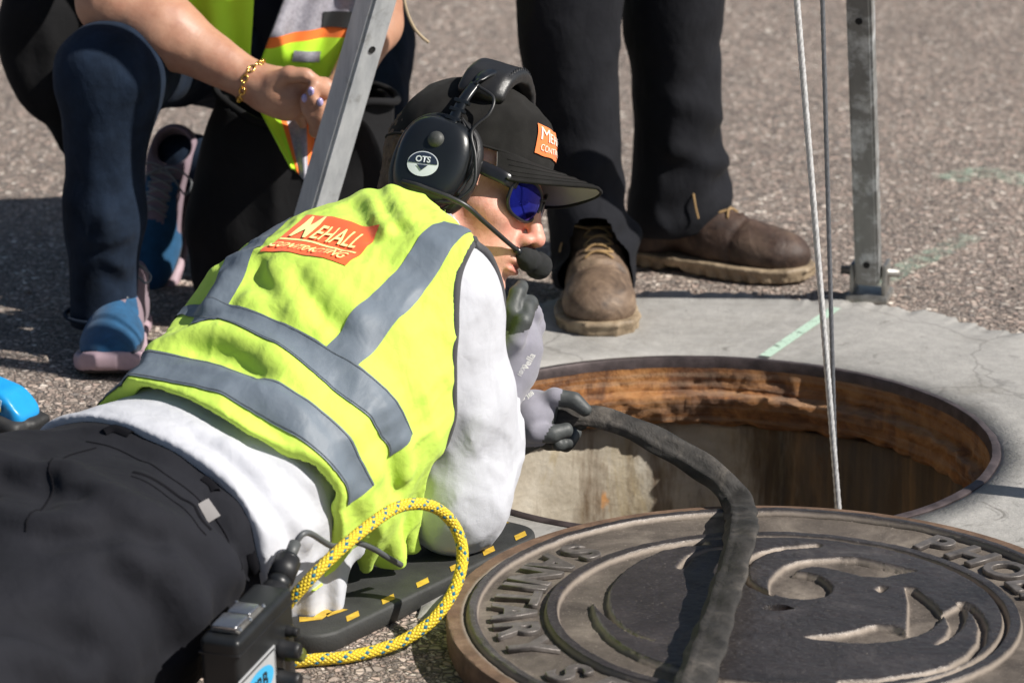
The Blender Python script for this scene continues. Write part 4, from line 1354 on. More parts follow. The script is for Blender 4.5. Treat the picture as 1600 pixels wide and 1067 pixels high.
def back_sx(px, py):
    h, n_ = cast_px(vb, px, py)
    if h is None: return None
    p = np.array(h)[None]
    S = TORSO.locate(p)[0][0]
    c, r, u = SF.at(S, 0, None, 0)
    x = float((np.array(h) - c) @ r); y = float((np.array(h) - c) @ u)
    if abs(x) > 0.10:
        a = math.atan2(abs(x) - 0.10, max(y, -0.2)) if y > -0.05 else math.pi / 2 + 0.2
        x = math.copysign(0.10 + 0.13 * a, x)
    return S, x

def grid_sheet(name, fn, nu, nv, m, parent):
    pts = [[fn(i / nu, j / nv) for j in range(nv + 1)] for i in range(nu + 1)]
    v, idn = [], {}
    for i in range(nu + 1):
        for j in range(nv + 1):
            if pts[i][j] is not None:
                idn[(i, j)] = len(v); v.append(pts[i][j])
    f = []
    for i in range(nu):
        for j in range(nv):
            k = [(i, j), (i + 1, j), (i + 1, j + 1), (i, j + 1)]
            if all(t in idn for t in k):
                q = [v[idn[t]] for t in k]
                if max(np.linalg.norm(q[a] - q[(a + 1) % 4]) for a in range(4)) < 0.028: f.append(tuple(idn[t] for t in k))
    if not f: return None
    o = from_arrays(name, v, np.array(f), m, parent)
    nn = np.array(o.data.polygons[len(f) // 2].normal)
    _, nr, _, _ = vb.find_nearest(Vector(v[len(v) // 2]))
    if nn @ np.array(nr) < 0: o.data.flip_normals()
    return o

def fit_line(pxs, deg=2):
    q = [back_sx(*p) for p in pxs]; q = np.array([t for t in q if t is not None])
    return np.polyfit(q[:, 1], q[:, 0], deg)
def band(up_px, lo_px, x0, x1):
    cu, cl = fit_line(up_px), fit_line(lo_px)
    def fn(u, v):
        x = x0 + (x1 - x0) * u
        xx = np.clip(x, -0.16, 0.24)
        a, b = np.polyval(cl, xx), np.polyval(cu, xx)
        return back_point(a + (b - a) * v, x, 0.0016)
    for v0 in (0.045, 0.935):
        def st(u, v, v0=v0):
            x = x0 + (x1 - x0) * u; xx = np.clip(x, -0.16, 0.24)
            a, b = np.polyval(cl, xx), np.polyval(cu, xx)
            return back_point(a + (b - a) * (v0 + 0.022 * v), x, 0.0022)
        grid_sheet('tape_stitching', st, 130, 1, M_STITCH, vest_o)
    return grid_sheet('reflective_band', fn, 130, 18, M_TAPE, vest_o)
print('band fit')
band([(345, 474), (420, 490), (480, 515), (540, 558), (600, 610), (640, 655)], [(312, 500), (380, 512), (440, 545), (500, 590), (560, 645), (618, 715)], -0.24, 0.27)
band([(265, 566), (330, 558), (400, 585), (470, 630), (530, 680), (578, 735)], [(215, 600), (290, 602), (360, 615), (430, 660), (490, 715), (550, 790)], -0.24, 0.27)
def vband(l_px, r_px, sgn):
    ql = np.array([t for t in map(lambda p: back_sx(*p), l_px) if t]); qr = np.array([t for t in map(lambda p: back_sx(*p), r_px) if t])
    pl, pr_ = np.polyfit(ql[:, 0], ql[:, 1], 1), np.polyfit(qr[:, 0], qr[:, 1], 1)
    s0 = max(min(ql[:, 0].min(), qr[:, 0].min()) - 0.030, 0); s1 = max(ql[:, 0].max(), qr[:, 0].max()) + 0.012
    def fn(u, v):
        s = s0 + (s1 - s0) * u
        a, b = np.polyval(pl, s), np.polyval(pr_, s)
        return back_point(s, sgn * (a + (b - a) * v), 0.0014)
    return grid_sheet('reflective_band', fn, 60, 16, M_TAPE, vest_o)
vband([(522, 528), (590, 455), (650, 385), (680, 350)], [(575, 560), (640, 478), (695, 408), (722, 372)], 1)
vband([(522, 528), (590, 455), (650, 385), (680, 350)], [(575, 560), (640, 478), (695, 408), (722, 372)], -1)

# printed logo on the back
lc4 = [back_sx(480, 337), back_sx(594, 352), back_sx(540, 416), back_sx(407, 394)]
def logo_uv(u, v, off):
    """u 0..1 left to right, v 0..1 bottom to top"""
    (s0, x0), (s1, x1), (s2, x2), (s3, x3) = lc4
    s = (s3 * (1 - u) + s2 * u) * (1 - v) + (s0 * (1 - u) + s1 * u) * v
    x = (x3 * (1 - u) + x2 * u) * (1 - v) + (x0 * (1 - u) + x1 * u) * v
    return back_point(s, x, off)
grid_sheet('logo_print', lambda u, v: logo_uv(u, v, 0.0012), 44, 26, M_ORANGE, vest_o)
grid_sheet('logo_rule', lambda u, v: logo_uv(0.02 + 0.93 * u, 0.375 + 0.035 * v + 0.02 * math.sin(u * 5), 0.0018), 44, 1, M_PRINTY, vest_o)
def logo_text(txt, u0, u1, v0, v1, bold, shear=0.25):
    me = text_mesh(txt, 1.0, 0, 0, bold, shear)
    bm = bmesh.new(); bm.from_mesh(me); bpy.data.meshes.remove(me)
    bmesh.ops.triangulate(bm, faces=bm.faces)
    bmesh.ops.subdivide_edges(bm, edges=[e for e in bm.edges if e.calc_length() > 0.15], cuts=2)
    co = np.array([v.co[:] for v in bm.verts]); lo = co.min(0); hi = co.max(0)
    for v in bm.verts:
        u = u0 + (u1 - u0) * (v.co.x - lo[0]) / (hi[0] - lo[0]); w = v0 + (v1 - v0) * (v.co.y - lo[1]) / (hi[1] - lo[1])
        p = logo_uv(u, w, 0.0034)
        v.co = Vector(p if p is not None else logo_uv(0.5, 0.5, 0))
    return bm_obj('logo_lettering', bm, M_PRINTY, vest_o)
logo_text('M', 0.10, 0.33, 0.45, 0.95, 0.006, 0.12)
logo_text('EHALL', 0.345, 0.90, 0.46, 0.80, 0.008, 0.2)
logo_text('CONTRACTING', 0.06, 0.92, 0.07, 0.28, 0.0, 0.2)

# dark binding along the right armhole: follow the cut edge of the cloth
def armhole_edge():
    n = len(vest_o.data.vertices); co = np.zeros(n * 3, dtype=np.float32); vest_o.data.vertices.foreach_get('co', co); co = co.reshape(-1, 3).astype(float)
    dist = seg_dist(co, ARM_AX)
    o = vest_outer(co)
    m = (np.abs(dist - 0.0625) < 0.0024) & (o > -0.0055)
    q = co[m]
    c = np.array(ARM_AX[1]); ax = unit(np.array(ARM_AX[1]) - np.array(CAM_LOC))
    e1 = unit(np.cross(ax, V3(0, 0, 1))); e2 = np.cross(ax, e1)
    # order the rim points by walking from the top one
    cur = q[np.argmax(q[:, 2])]; path = [cur]; left = np.ones(len(q), bool)
    for _ in range(400):
        dd = np.linalg.norm(q - cur, axis=1)
        left &= dd > 0.007
        near = left & (dd < 0.035)
        if not near.any(): break
        k = np.where(near)[0][np.argmin(dd[near])]
        grp = q[np.linalg.norm(q - q[k], axis=1) < 0.005].mean(0)
        cur = q[k]; path.append(grp)
    r = np.array(path)
    for _ in range(3): r[1:-1] = (r[:-2] + r[1:-1] * 2 + r[2:]) / 4
    return r
ae = armhole_edge()
if len(ae) > 6:
    tube('armhole_binding', list(ae), 0.0048, M_BIND, vest_o, 8, sub=3)
# ================================================================== HEAD, CAP, GLASSES, HEADSET
HC = V3(-0.318, -0.205, 0.385); HS = 0.945
def head_axes(y, p, r):
    cy, sy = math.cos(y), math.sin(y)
    f = V3(cy, -sy, 0); rr = V3(-sy, -cy, 0); u = V3(0, 0, 1)
    f2 = f * math.cos(p) - u * math.sin(p); u2 = u * math.cos(p) + f * math.sin(p)
    return f2, rr * math.cos(r) + u2 * math.sin(r), u2 * math.cos(r) - rr * math.sin(r)
HF, HR, HU = head_axes(math.radians(22), math.radians(11), math.radians(27))
HAX = np.array([HF, HR, HU])
def hw(x, y, z): return HC + HS * (HF * x + HR * y + HU * z)       # head coordinates (forward, right, up) to world
def hq(P): return ((P - HC) @ HAX.T) / HS
HM = frame_matrix(HC, HF * HS, HR * HS, HU * HS)                     # mirrored frame, for point transforms only

def head_sdf(P):
    q = hq(P)
    a = q.copy(); a[:, 1] = np.abs(a[:, 1])
    d = ellip(q, (-0.012, 0, 0.045), I3, (0.097, 0.075, 0.092))
    d = smin(d, ellip(q, (0.040, 0, -0.030), I3, (0.056, 0.056, 0.082)), 0.03)
    d = smin(d, cone(a, (-0.005, 0.052, -0.050), (0.066, 0.018, -0.098), 0.017, 0.016), 0.022)       # jaw
    d = smin(d, ellip(q, (0.080, 0, -0.099), I3, (0.017, 0.021, 0.016)), 0.016)                        # chin
    d = smin(d, ellip(a, (0.060, 0.044, -0.016), I3, (0.026, 0.021, 0.020)), 0.022)                    # cheekbone
    d = smin(d, ellip(q, (0.084, 0, 0.030), I3, (0.014, 0.046, 0.012)), 0.016)                         # brow
    d = smax(d, -ellip(a, (0.103, 0.032, 0.010), I3, (0.020, 0.020, 0.013)), 0.012)                    # eye hollows
    d = smin(d, ellip(a, (0.077, 0.031, 0.009), I3, (0.012, 0.014, 0.010)), 0.004)                     # lids
    d = smin(d, chain(q, [(0.090, 0, 0.022), (0.101, 0, 0.000), (0.1155, 0, -0.026)], [0.0075, 0.0085, 0.0105], 0.008), 0.010)   # nose
    d = smin(d, ellip(q, (0.1165, 0, -0.0295), I3, (0.0105, 0.0115, 0.0095)), 0.006)
    d = smin(d, ellip(a, (0.1045, 0.0125, -0.0345), I3, (0.0125, 0.0068, 0.0078)), 0.005)              # wings
    d = smax(d, -ellip(a, (0.1120, 0.0068, -0.0410), I3, (0.0060, 0.0036, 0.0050)), 0.003)             # nostrils
    d = smin(d, ellip(q, (0.083, 0, -0.058), I3, (0.022, 0.028, 0.026)), 0.014)                        # muzzle
    d = smin(d, ellip(q, (0.1005, 0, -0.0640), I3, (0.0080, 0.021, 0.0052)), 0.005)                    # upper lip
    d = smin(d, ellip(q, (0.0990, 0, -0.0760), I3, (0.0085, 0.018, 0.0060)), 0.005)                    # lower lip
    d = smax(d, -ellip(q, (0.1110, 0, -0.0702), I3, (0.0110, 0.0245, 0.0016)), 0.002)                  # mouth line
    d = smax(d, -ellip(q, (0.1060, 0, -0.0875), I3, (0.0090, 0.020, 0.0050)), 0.010)                   # hollow under lip
    # crease from nose wing to mouth corner
    d = d + 0.0016 * np.exp(-(seg_dist(a, [V3(0.100, 0.019, -0.034), V3(0.090, 0.029, -0.058), V3(0.083, 0.032, -0.078)]) / 0.0035) ** 2)
    d = d + 0.0006 * vnoise(q, 70, 51)
    return d * HS
NK1 = hw(-0.035, 0, -0.055)
def man_skin(P):
    d = head_sdf(P)
    nk = chain(P, [NK1, NECK0 * 0.4 + NK1 * 0.6, NECK0], [0.060 * HS, 0.058 * HS, 0.062 * HS], 0.03)
    d = smin(d, nk, 0.025)
    return d
lo = HC - 0.20; hi = HC + 0.17
def mouthness(v):
    q = hq(v)
    e = ((q[:, 0] - 0.100) / 0.016) ** 2 + (q[:, 1] / 0.021) ** 2 + ((q[:, 2] + 0.0702) / 0.0105) ** 2
    return np.clip(1.5 - e * 1.2, 0, 1)
def beardness(v):
    q = hq(v)
    z = np.clip((-0.045 - q[:, 2]) / 0.03, 0, 1) * np.clip((q[:, 0] - 0.0) / 0.05, 0, 1)
    return z * np.clip(0.6 + 0.6 * vnoise(q, 60, 3), 0, 1)
def ruddy(v):
    q = hq(v)
    n = np.exp(-(np.linalg.norm(q - V3(0.112, 0, -0.028), axis=1) / 0.024) ** 2)
    c = np.exp(-(np.linalg.norm(q - V3(0.066, 0.05, -0.028), axis=1) / 0.030) ** 2)
    return np.clip(n + 0.7 * c, 0, 1)
def face_mat():
    m, nt, b = nodes_of('sunburnt_face')
    vec = coord(nt)
    A = lambda k: (lambda n: (setattr(n, 'attribute_name', k), n.outputs['Fac'])[1])(nt.nodes.new('ShaderNodeAttribute'))
    f = noise(nt, vec, 42, 6, 0.7)
    c = ramp(nt, f, [(0.3, (0.66, 0.29, 0.21)), (0.55, (0.80, 0.43, 0.335)), (0.75, (0.86, 0.53, 0.43))])
    c = mixc(nt, mth(nt, 'MULTIPLY', A('ruddy'), 0.55), c, (0.62, 0.17, 0.12))
    c = mixc(nt, mth(nt, 'MULTIPLY', A('lip'), 0.75), c, (0.55, 0.17, 0.14))
    hair = ramp(nt, voro(nt, vec, 900), [(0.15, (1, 1, 1)), (0.45, (0, 0, 0))])
    c = mixc(nt, mth(nt, 'MULTIPLY', mth(nt, 'MULTIPLY', A('stubble'), hair), 0.5), c, (0.30, 0.17, 0.10))
    fr = voro(nt, vec, 260)
    c = mixc(nt, ramp(nt, fr, [(0.08, (0.4, 0.4, 0.4)), (0.22, (0, 0, 0))]), c, (0.42, 0.17, 0.09))
    nt.links.new(c, b.inputs['Base Color'])
    b.inputs['Roughness'].default_value = 0.45
    b.inputs['Subsurface Weight'].default_value = 0.08
    b.inputs['Subsurface Radius'].default_value = (0.010, 0.004, 0.0025)
    b.inputs['Subsurface Scale'].default_value = 0.4
    p = bump(nt, b, noise(nt, vec, 520, 4, 0.7), 0.45, 0.0008)
    bump(nt, b, noise(nt, vec, 110, 3, 0.6), 0.3, 0.002, p)
    return m
M_FACE = face_mat()
sdf_obj('body', man_skin, lo, hi, 0.0026, M_FACE, man, sm=1, attr={'lip': mouthness, 'stubble': beardness, 'ruddy': ruddy})
# short hair at the back of the head
M_HAIR = simple('brown_hair', (0.13, 0.08, 0.045), 0.7, var=0.5, vscale=160, bmp=0.9, bscale=700, bdist=0.003)
def hair(P):
    q = hq(P)
    d = ellip(q, (-0.014, 0, 0.040), I3, (0.101, 0.079, 0.094))
    d = smin(d, ellip(q, (-0.050, 0, -0.02), I3, (0.052, 0.058, 0.06)), 0.02)
    d = d - 0.002 * vnoise(q, 160, 5) - 0.0015 * vnoise(q, 320, 6)
    d = smax(d, q[:, 0] - 0.015 + 0.5 * np.maximum(q[:, 2] - 0.02, 0), 0.004)
    return smax(d, -0.062 - q[:, 2], 0.01) * HS
sdf_obj('hair', hair, lo, hi, 0.0034, M_HAIR, man)

# ---- cap
M_CAP = cloth('faded_black_cotton', (0.0155, 0.0148, 0.0138), 0.9, 0.35, 700, 0.5, 26, 0.1, 0.03, 0.10)
M_CAPUNDER = cloth('grey_brim_underside', (0.33, 0.30, 0.28), 0.9, 0.12, 700, 0.4)
def cap_point(th, v):
    rx, ry, hgt = 0.1075, 0.0835, 0.094
    e = math.cos(v * math.pi / 2) ** 0.72
    z = 0.050 + hgt * math.sin(v * math.pi / 2) ** 1.05
    front = max(0, math.cos(th))
    x = -0.006 + rx * e * math.cos(th) * (1 + 0.02 * front) ; y = ry * e * math.sin(th)
    z += 0.006 * front * (1 - v) - 0.010 * max(0, -math.cos(th)) * (1 - v) * (1 if v < 0.5 else 0.5)
    # panel seams and soft dents
    seam = min(abs(((th / (math.pi / 3)) + 0.5) % 1 - 0.5), 1) * (math.pi / 3)
    k = 1 - 0.012 * math.exp(-(seam / 0.035) ** 2) * (1 - v * 0.3)
    w = 0.0022 * float(vnoise(np.array([[x, y, z]]), 28, 61)[0]) + 0.001 * float(vnoise(np.array([[x, y, z]]), 70, 62)[0])
    return V3(x * k + w, y * k + w, z + w)
nth, nv = 144, 26
cv, cf = [], []
for j in range(nv + 1):
    for i in range(nth):
        cv.append(hw(*cap_point(2 * math.pi * i / nth, j / nv * 0.985)))
for j in range(nv):
    for i in range(nth):
        k = (i + 1) % nth
        cf.append((j * nth + i, (j + 1) * nth + i, (j + 1) * nth + k, j * nth + k))
cf.append(tuple(nv * nth + i for i in range(nth)))
cap = from_arrays('cap', cv, cf, M_CAP, man)
def brim_point(u, v, dz=0.0):
    """u -1..1 across, v 0..1 outward"""
    th = u * math.radians(58)
    b = cap_point(th, 0.0)
    L = 0.070 * (math.cos(u * math.pi / 2 * 0.98) ** 0.50)
    x = b[0] + v * L * (0.93 + 0.07 * math.cos(th)); y = b[1] * (1 + 0.05 * v)
    z = b[2] + 0.004 - 0.06 * v * L - (8.6 * y * y) * (0.04 + 0.96 * v) * 0.72 + dz
    return V3(x, y, z)
nu, nw = 48, 14
def brim_sheet(name, dz, m, flip):
    v = [hw(*brim_point(-1 + 2 * i / nu, j / nw, dz)) for i in range(nu + 1) for j in range(nw + 1)]
    f = [(i * (nw + 1) + j, (i + 1) * (nw + 1) + j, (i + 1) * (nw + 1) + j + 1, i * (nw + 1) + j + 1) for i in range(nu) for j in range(nw)]
    f = np.array(f)
    return from_arrays(name, v, f[:, ::-1].copy() if flip else f, m, cap)
brim_sheet('brim', 0.0, M_CAP, False)
brim_sheet('brim_underside', -0.0034, M_CAPUNDER, True)
edge = [hw(*brim_point(-1 + 2 * i / nu, 1.0, -0.0017)) for i in range(nu + 1)]
tube('brim_edge', edge, 0.0022, M_CAP, cap, 8, sub=2)
for vv_ in (0.35, 0.55, 0.75, 0.9):
    tube('brim_stitching', [hw(*brim_point(-0.93 + 1.86 * i / 30, vv_, 0.0004)) for i in range(31)], 0.0005, M_CAP, cap, 5, sub=2)
lathe('top_button', [(0.0, 0.004), (0.004, 0.0035), (0.0065, 0.001), (0.007, -0.002)], M_CAP, cap, frame_matrix(hw(-0.006, 0, 0.1435), HF, HR * -1, HU), 16)
tube('sweatband_seam', [hw(*(cap_point(2 * math.pi * i / 48, 0.0) * V3(1.004, 1.004, 1))) for i in range(49)], 0.0018, M_CAP, cap, 6, sub=2)
# front label
M_PATCH = cloth('orange_label', (0.78, 0.20, 0.055), 0.75, 0.08)
M_PATCHTXT = cloth('pale_label_print', (0.86, 0.72, 0.62), 0.75, 0.04)
def patch_pt(u, v, off):
    th = math.radians(28 - 56 * u); p = cap_point(th, 0.13 + 0.27 * v)
    n_ = unit(V3(p[0] / 0.0115, p[1] / 0.007, 0.3 * p[2] / 0.01)); return hw(*(p + n_ * off))
def plain_grid(name, fn, nu, nv, m, parent):
    v = [fn(i / nu, j / nv) for i in range(nu + 1) for j in range(nv + 1)]
    f = np.array([(i * (nv + 1) + j, (i + 1) * (nv + 1) + j, (i + 1) * (nv + 1) + j + 1, i * (nv + 1) + j + 1) for i in range(nu) for j in range(nv)])
    o = from_arrays(name, v, f, m, parent); return o
# print runs left to right as seen from the front: from his right side to his left
plain_grid('front_label', lambda u, v: patch_pt(u, v, 0.0020), 24, 12, M_PATCH, cap)
def patch_text(txt, u0, u1, v0, v1):
    me = text_mesh(txt, 1.0, 0, 0, 0.0)
    bm = bmesh.new(); bm.from_mesh(me); bpy.data.meshes.remove(me)
    bmesh.ops.triangulate(bm, faces=bm.faces)
    bmesh.ops.subdivide_edges(bm, edges=[e for e in bm.edges if e.calc_length() > 0.12], cuts=2)
    co = np.array([v.co[:] for v in bm.verts]); l, h_ = co.min(0), co.max(0)
    for v in bm.verts:
        v.co = Vector(patch_pt(u0 + (u1 - u0) * (v.co.x - l[0]) / (h_[0] - l[0]), v0 + (v1 - v0) * (v.co.y - l[1]) / (h_[1] - l[1]), 0.0032))
    bm_obj('label_lettering', bm, M_PATCHTXT, cap)
patch_text('M', 0.06, 0.27, 0.48, 0.90); patch_text('EHALL', 0.29, 0.94, 0.50, 0.80); patch_text('CONTRACTING', 0.08, 0.92, 0.14, 0.34)

# ---- sunglasses
M_FRAME = simple('black_plastic', (0.012, 0.012, 0.014), 0.28, var=0.2, spec=0.6)
def lens_mat():
    m, nt, b = nodes_of('blue_mirror_lens')
    lw = nt.nodes.new('ShaderNodeLayerWeight'); lw.inputs[0].default_value = 0.35
    c = ramp(nt, lw.outputs['Facing'], [(0.1, (0.012, 0.03, 0.42)), (0.45, (0.035, 0.03, 0.42)), (0.8, (0.20, 0.05, 0.34))])
    nt.links.new(c, b.inputs['Base Color'])
    b.inputs['Metallic'].default_value = 0.92; b.inputs['Roughness'].default_value = 0.07
    return m
M_LENS = lens_mat()
glasses = empty('sunglasses', hw(0.09, 0, 0.015))
tag(glasses, 'black sunglasses with blue mirrored lenses worn by the lying man', 'sunglasses')
def lens_surf(y, z):
    return V3(0.1075 - 5.2 * y * y - 7.0 * (z - 0.012) ** 2, y, z)
def lens_outline(sgn, k=1.0, n=40):
    pts = []
    for i in range(n):
        a = 2 * math.pi * i / n
        ca, sa = math.cos(a), math.sin(a)
        y = 0.0355 + k * 0.0300 * math.copysign(abs(ca) ** 0.75, ca); z = 0.009 + k * 0.0235 * math.copysign(abs(sa) ** 0.8, sa) + 0.05 * (y - 0.035)
        pts.append(lens_surf(sgn * y, z))
    return pts
for sgn in (1, -1):
    rows = [lens_outline(sgn, k) for k in (0.02, 0.35, 0.7, 1.0)]
    v = [hw(*(p + V3(0.0008, 0, 0))) for r in rows for p in r]
    f = [(j * 40 + i, j * 40 + (i + 1) % 40, (j + 1) * 40 + (i + 1) % 40, (j + 1) * 40 + i) for j in range(3) for i in range(40)]
    f = np.array(f)
    o = from_arrays('lens', v, f if sgn < 0 else f[:, ::-1].copy(), M_LENS, glasses)
    ol = lens_outline(sgn, 1.03)
    tube('lens_rim', [hw(*p) for p in ol + ol[:2]], 0.0024, M_FRAME, glasses, 8, sub=2, cap=False)
    tm = [hw(*lens_surf(sgn * 0.060, 0.020)), hw(0.078, sgn * 0.0725, 0.022), hw(0.058, sgn * 0.0765, 0.025), hw(0.02, sgn * 0.079, 0.028), hw(-0.02, sgn * 0.079, 0.022)]
    tube('temple_arm', tm, [0.0036, 0.0048, 0.0050, 0.0046, 0.0032], M_FRAME, glasses, 10, up=tuple(HU), prof=lambda a, s: (1.7 * math.cos(a), 0.45 * math.sin(a)))
    lathe('hinge_stud', [(0, 0.0012), (0.0018, 0.0009), (0.0021, 0.0)], M_STEEL, glasses, frame_matrix(hw(0.080, sgn * 0.0768, 0.0245), HF, HU * sgn, HR * sgn), 10)
tube('bridge', [hw(*lens_surf(-0.009, 0.018)), hw(0.1085, 0, 0.0215), hw(*lens_surf(0.009, 0.018))], 0.0024, M_FRAME, glasses, 8)

# ---- headset
M_SHELL = simple('satin_black_plastic', (0.010, 0.012, 0.015), 0.30, var=0.15, vscale=20, spec=0.55, bmp=0.05)
M_PAD = simple('black_vinyl', (0.016, 0.016, 0.017), 0.42, var=0.2, bmp=0.35, bscale=160)
M_FOAMMIC = simple('mic_foam', (0.020, 0.021, 0.022), 0.95, bmp=1.0, bscale=900, bdist=0.002)
M_WIREBLK = simple('black_cable', (0.02, 0.02, 0.021), 0.4)
M_CHROME = simple('chrome_wire', (0.45, 0.45, 0.46), 0.25, 0.9)
headset = empty('headset', hw(0, 0, 0))
tag(headset, 'black communication headset with boom microphone on the lying man', 'headset')
CUP = V3(-0.014, 0.0, 0.012)
def cup_sdf(sgn):
    def fn(P):
        q = hq(P); q = q - V3(CUP[0], sgn * 0.098, CUP[2]); q[:, 1] *= sgn
        # outline: rounded, narrower below
        x = q[:, 0] / (0.0500 - 0.10 * np.clip(-q[:, 2], 0, 0.05)); z = q[:, 2] / 0.0600
        rr = (np.abs(x) ** 2.7 + np.abs(z) ** 2.7) ** (1 / 2.7)
        dome = q[:, 1] - 0.020 * np.sqrt(np.clip(1 - np.clip(rr, 0, 1) ** 3.0, 0, 1)) + 0.002
        d = smax((rr - 1) * 0.050, dome, 0.010)
        d = smax(d, -0.016 - q[:, 1], 0.004)
        return d * HS
    return fn
for sgn in (1, -1):
    c = hw(CUP[0], sgn * 0.098, CUP[2])
    shell = sdf_obj('ear_cup', cup_sdf(sgn), c - 0.075, c + 0.075, 0.0026 if sgn > 0 else 0.004, M_SHELL, headset)
    ring = [hw(CUP[0] + 0.047 * math.copysign(abs(math.cos(a)) ** 0.8, math.cos(a)), sgn * 0.080, CUP[2] + 0.056 * math.copysign(abs(math.sin(a)) ** 0.8, math.sin(a))) for a in np.linspace(0, 2 * math.pi, 33)]
    tube('ear_cushion', ring, 0.0105, M_PAD, headset, 12, sub=2, cap=False)
    # yoke wires
    for fx in (0.034, 0.046):
        tube('yoke_wire', [hw(CUP[0] + fx, sgn * 0.100, CUP[2] - 0.030), hw(CUP[0] + fx + 0.008, sgn * 0.097, CUP[2] + 0.005), hw(CUP[0] + fx, sgn * 0.094, CUP[2] + 0.040), hw(CUP[0] + 0.014, sgn * 0.090, CUP[2] + 0.066)], 0.0019, M_WIREBLK, headset, 8)
    tube('band_slider', [hw(CUP[0] + 0.006, sgn * 0.097, CUP[2] + 0.048), hw(CUP[0] + 0.010, sgn * 0.093, CUP[2] + 0.085), hw(CUP[0] + 0.013, sgn * 0.080, CUP[2] + 0.112)], 0.0085, M_SHELL, headset, 12, prof=lambda a, s: (0.55 * math.cos(a), 1.0 * math.sin(a)))
    for k in range(3):
        box_obj('slider_rib', (0, 0, 0), (0.020 * HS, 0.011 * HS, 0.005 * HS), M_SHELL, headset, frame_matrix(hw(CUP[0] + 0.007 + 0.0015 * k, sgn * (0.0965 - 0.001 * k), CUP[2] + 0.060 + 0.012 * k), HF, HR, HU), 0.0015)
    tube('ear_cup_cord', [hw(CUP[0] + 0.020, sgn * 0.104, CUP[2] - 0.048), hw(CUP[0] + 0.046, sgn * 0.104, CUP[2] - 0.040), hw(CUP[0] + 0.063, sgn * 0.103, CUP[2] - 0.014), hw(CUP[0] + 0.054, sgn * 0.104, CUP[2] + 0.020), hw(CUP[0] + 0.038, sgn * 0.103, CUP[2] + 0.050), hw(CUP[0] + 0.050, sgn * 0.098, CUP[2] + 0.078), hw(CUP[0] + 0.046, sgn * 0.092, CUP[2] + 0.100), hw(CUP[0] + 0.020, sgn * 0.086, CUP[2] + 0.110)], 0.0021, M_WIREBLK, headset, 8)
# sprung band and stitched pad over the cap
bandp = [hw(CUP[0] + 0.013 + 0.012 * math.sin(t * math.pi), math.cos(t * math.pi) * 0.081, CUP[2] + 0.112 + 0.038 * math.sin(t * math.pi)) for t in np.linspace(0, 1, 15)]
tube('head_band', bandp, 0.009, M_SHELL, headset, 10, prof=lambda a, s: (0.3 * math.cos(a), 1.0 * math.sin(a)), up=tuple(HU))
def padfn(P):
    q = hq(P)
    t = np.arctan2(q[:, 2] - (CUP[2] + 0.100), q[:, 1] / 1.3)
    cz = CUP[2] + 0.104 + 0.047 * np.sin(np.clip(t, 0.1, math.pi - 0.1)); cy = 0.066 * np.cos(np.clip(t, 0.1, math.pi - 0.1))
    dx = np.abs(q[:, 0] - (CUP[0] + 0.020)) / 0.036
    dr = np.hypot(q[:, 1] - cy, q[:, 2] - cz)
    d = np.hypot(np.maximum(dx - 0.6, 0) * 0.036, dr) - 0.0115
    d = d + 0.002 * np.exp(-((q[:, 0] - CUP[0] - 0.020 - 0.026) / 0.0022) ** 2)
    return (d - 0.0010 * vnoise(q, 60, 71)) * HS
sdf_obj('band_pad', padfn, hw(0, 0, 0.13) - 0.10, hw(0, 0, 0.13) + 0.10, 0.0032, M_PAD, headset)
for k in range(22):
    t = math.pi * (0.10 + 0.80 * k / 21)
    p0 = hw(CUP[0] + 0.0485, 0.066 * math.cos(t), CUP[2] + 0.104 + 0.047 * math.sin(t) + 0.004); p1 = hw(CUP[0] + 0.0445, 0.066 * math.cos(t) * 1.05, CUP[2] + 0.1135 + 0.050 * math.sin(t))
    tube('pad_stitch', [p0, p1], 0.0008, M_WIREBLK, headset, 5)
# badge on the near cup: white oval with dark emblem
M_BADGE = simple('white_badge', (0.72, 0.76, 0.80), 0.5, var=0.06)
M_NAVY = simple('navy_print', (0.02, 0.03, 0.06), 0.5)
def cup_surface(x, z):
    o = hw(CUP[0] + x, 0.20, CUP[2] + z)
    return o
shell_near = [o for o in headset.children if o.name.startswith('ear_cup') and 'cushion' not in o.name and 'cord' not in o.name][0]
sb = surf_bvh(shell_near)
def on_cup(x, z, off):
    h = sb.ray_cast(Vector(hw(CUP[0] + x, 0.20, CUP[2] + z)), Vector(-HR))
    if h[0] is None: return hw(CUP[0] + x, 0.12, CUP[2] + z)
    return np.array(h[0]) + HR * off
def cup_disc(name, cx, cz, rx, rz, rot, off, m, a0=0, a1=360, rings=4, n=36):
    v, f = [], []
    for j in range(rings + 1):
        for i in range(n + 1):
            a = math.radians(a0 + (a1 - a0) * i / n); k = j / rings
            x, z = rx * k * math.cos(a), rz * k * math.sin(a)
            v.append(on_cup(cx + x * math.cos(rot) - z * math.sin(rot), cz + x * math.sin(rot) + z * math.cos(rot), off))
    for j in range(rings):
        for i in range(n):
            f.append((j * (n + 1) + i, (j + 1) * (n + 1) + i, (j + 1) * (n + 1) + i + 1, j * (n + 1) + i + 1))
    return from_arrays(name, v, np.array(f)[:, ::-1].copy(), m, shell_near)
BR = math.radians(9)
cup_disc('badge', -0.004, -0.008, 0.0205, 0.0158, BR, 0.0008, M_BADGE)
cup_disc('badge_field', -0.004, -0.008, 0.0192, 0.0146, BR, 0.0013, M_NAVY, 2, 178)
def cup_poly(name, pts, off, m):
    v = [on_cup(-0.004 + x * math.cos(BR) - z * math.sin(BR), -0.008 + x * math.sin(BR) + z * math.cos(BR), off) for x, z in pts]
    from_arrays(name, v, [tuple(range(len(v)))[::-1]], m, shell_near, smooth=False)
cup_poly('badge_arrow', [(-0.0075, -0.0015), (0.0075, -0.0015), (0.0, -0.0085)], 0.0017, M_NAVY)
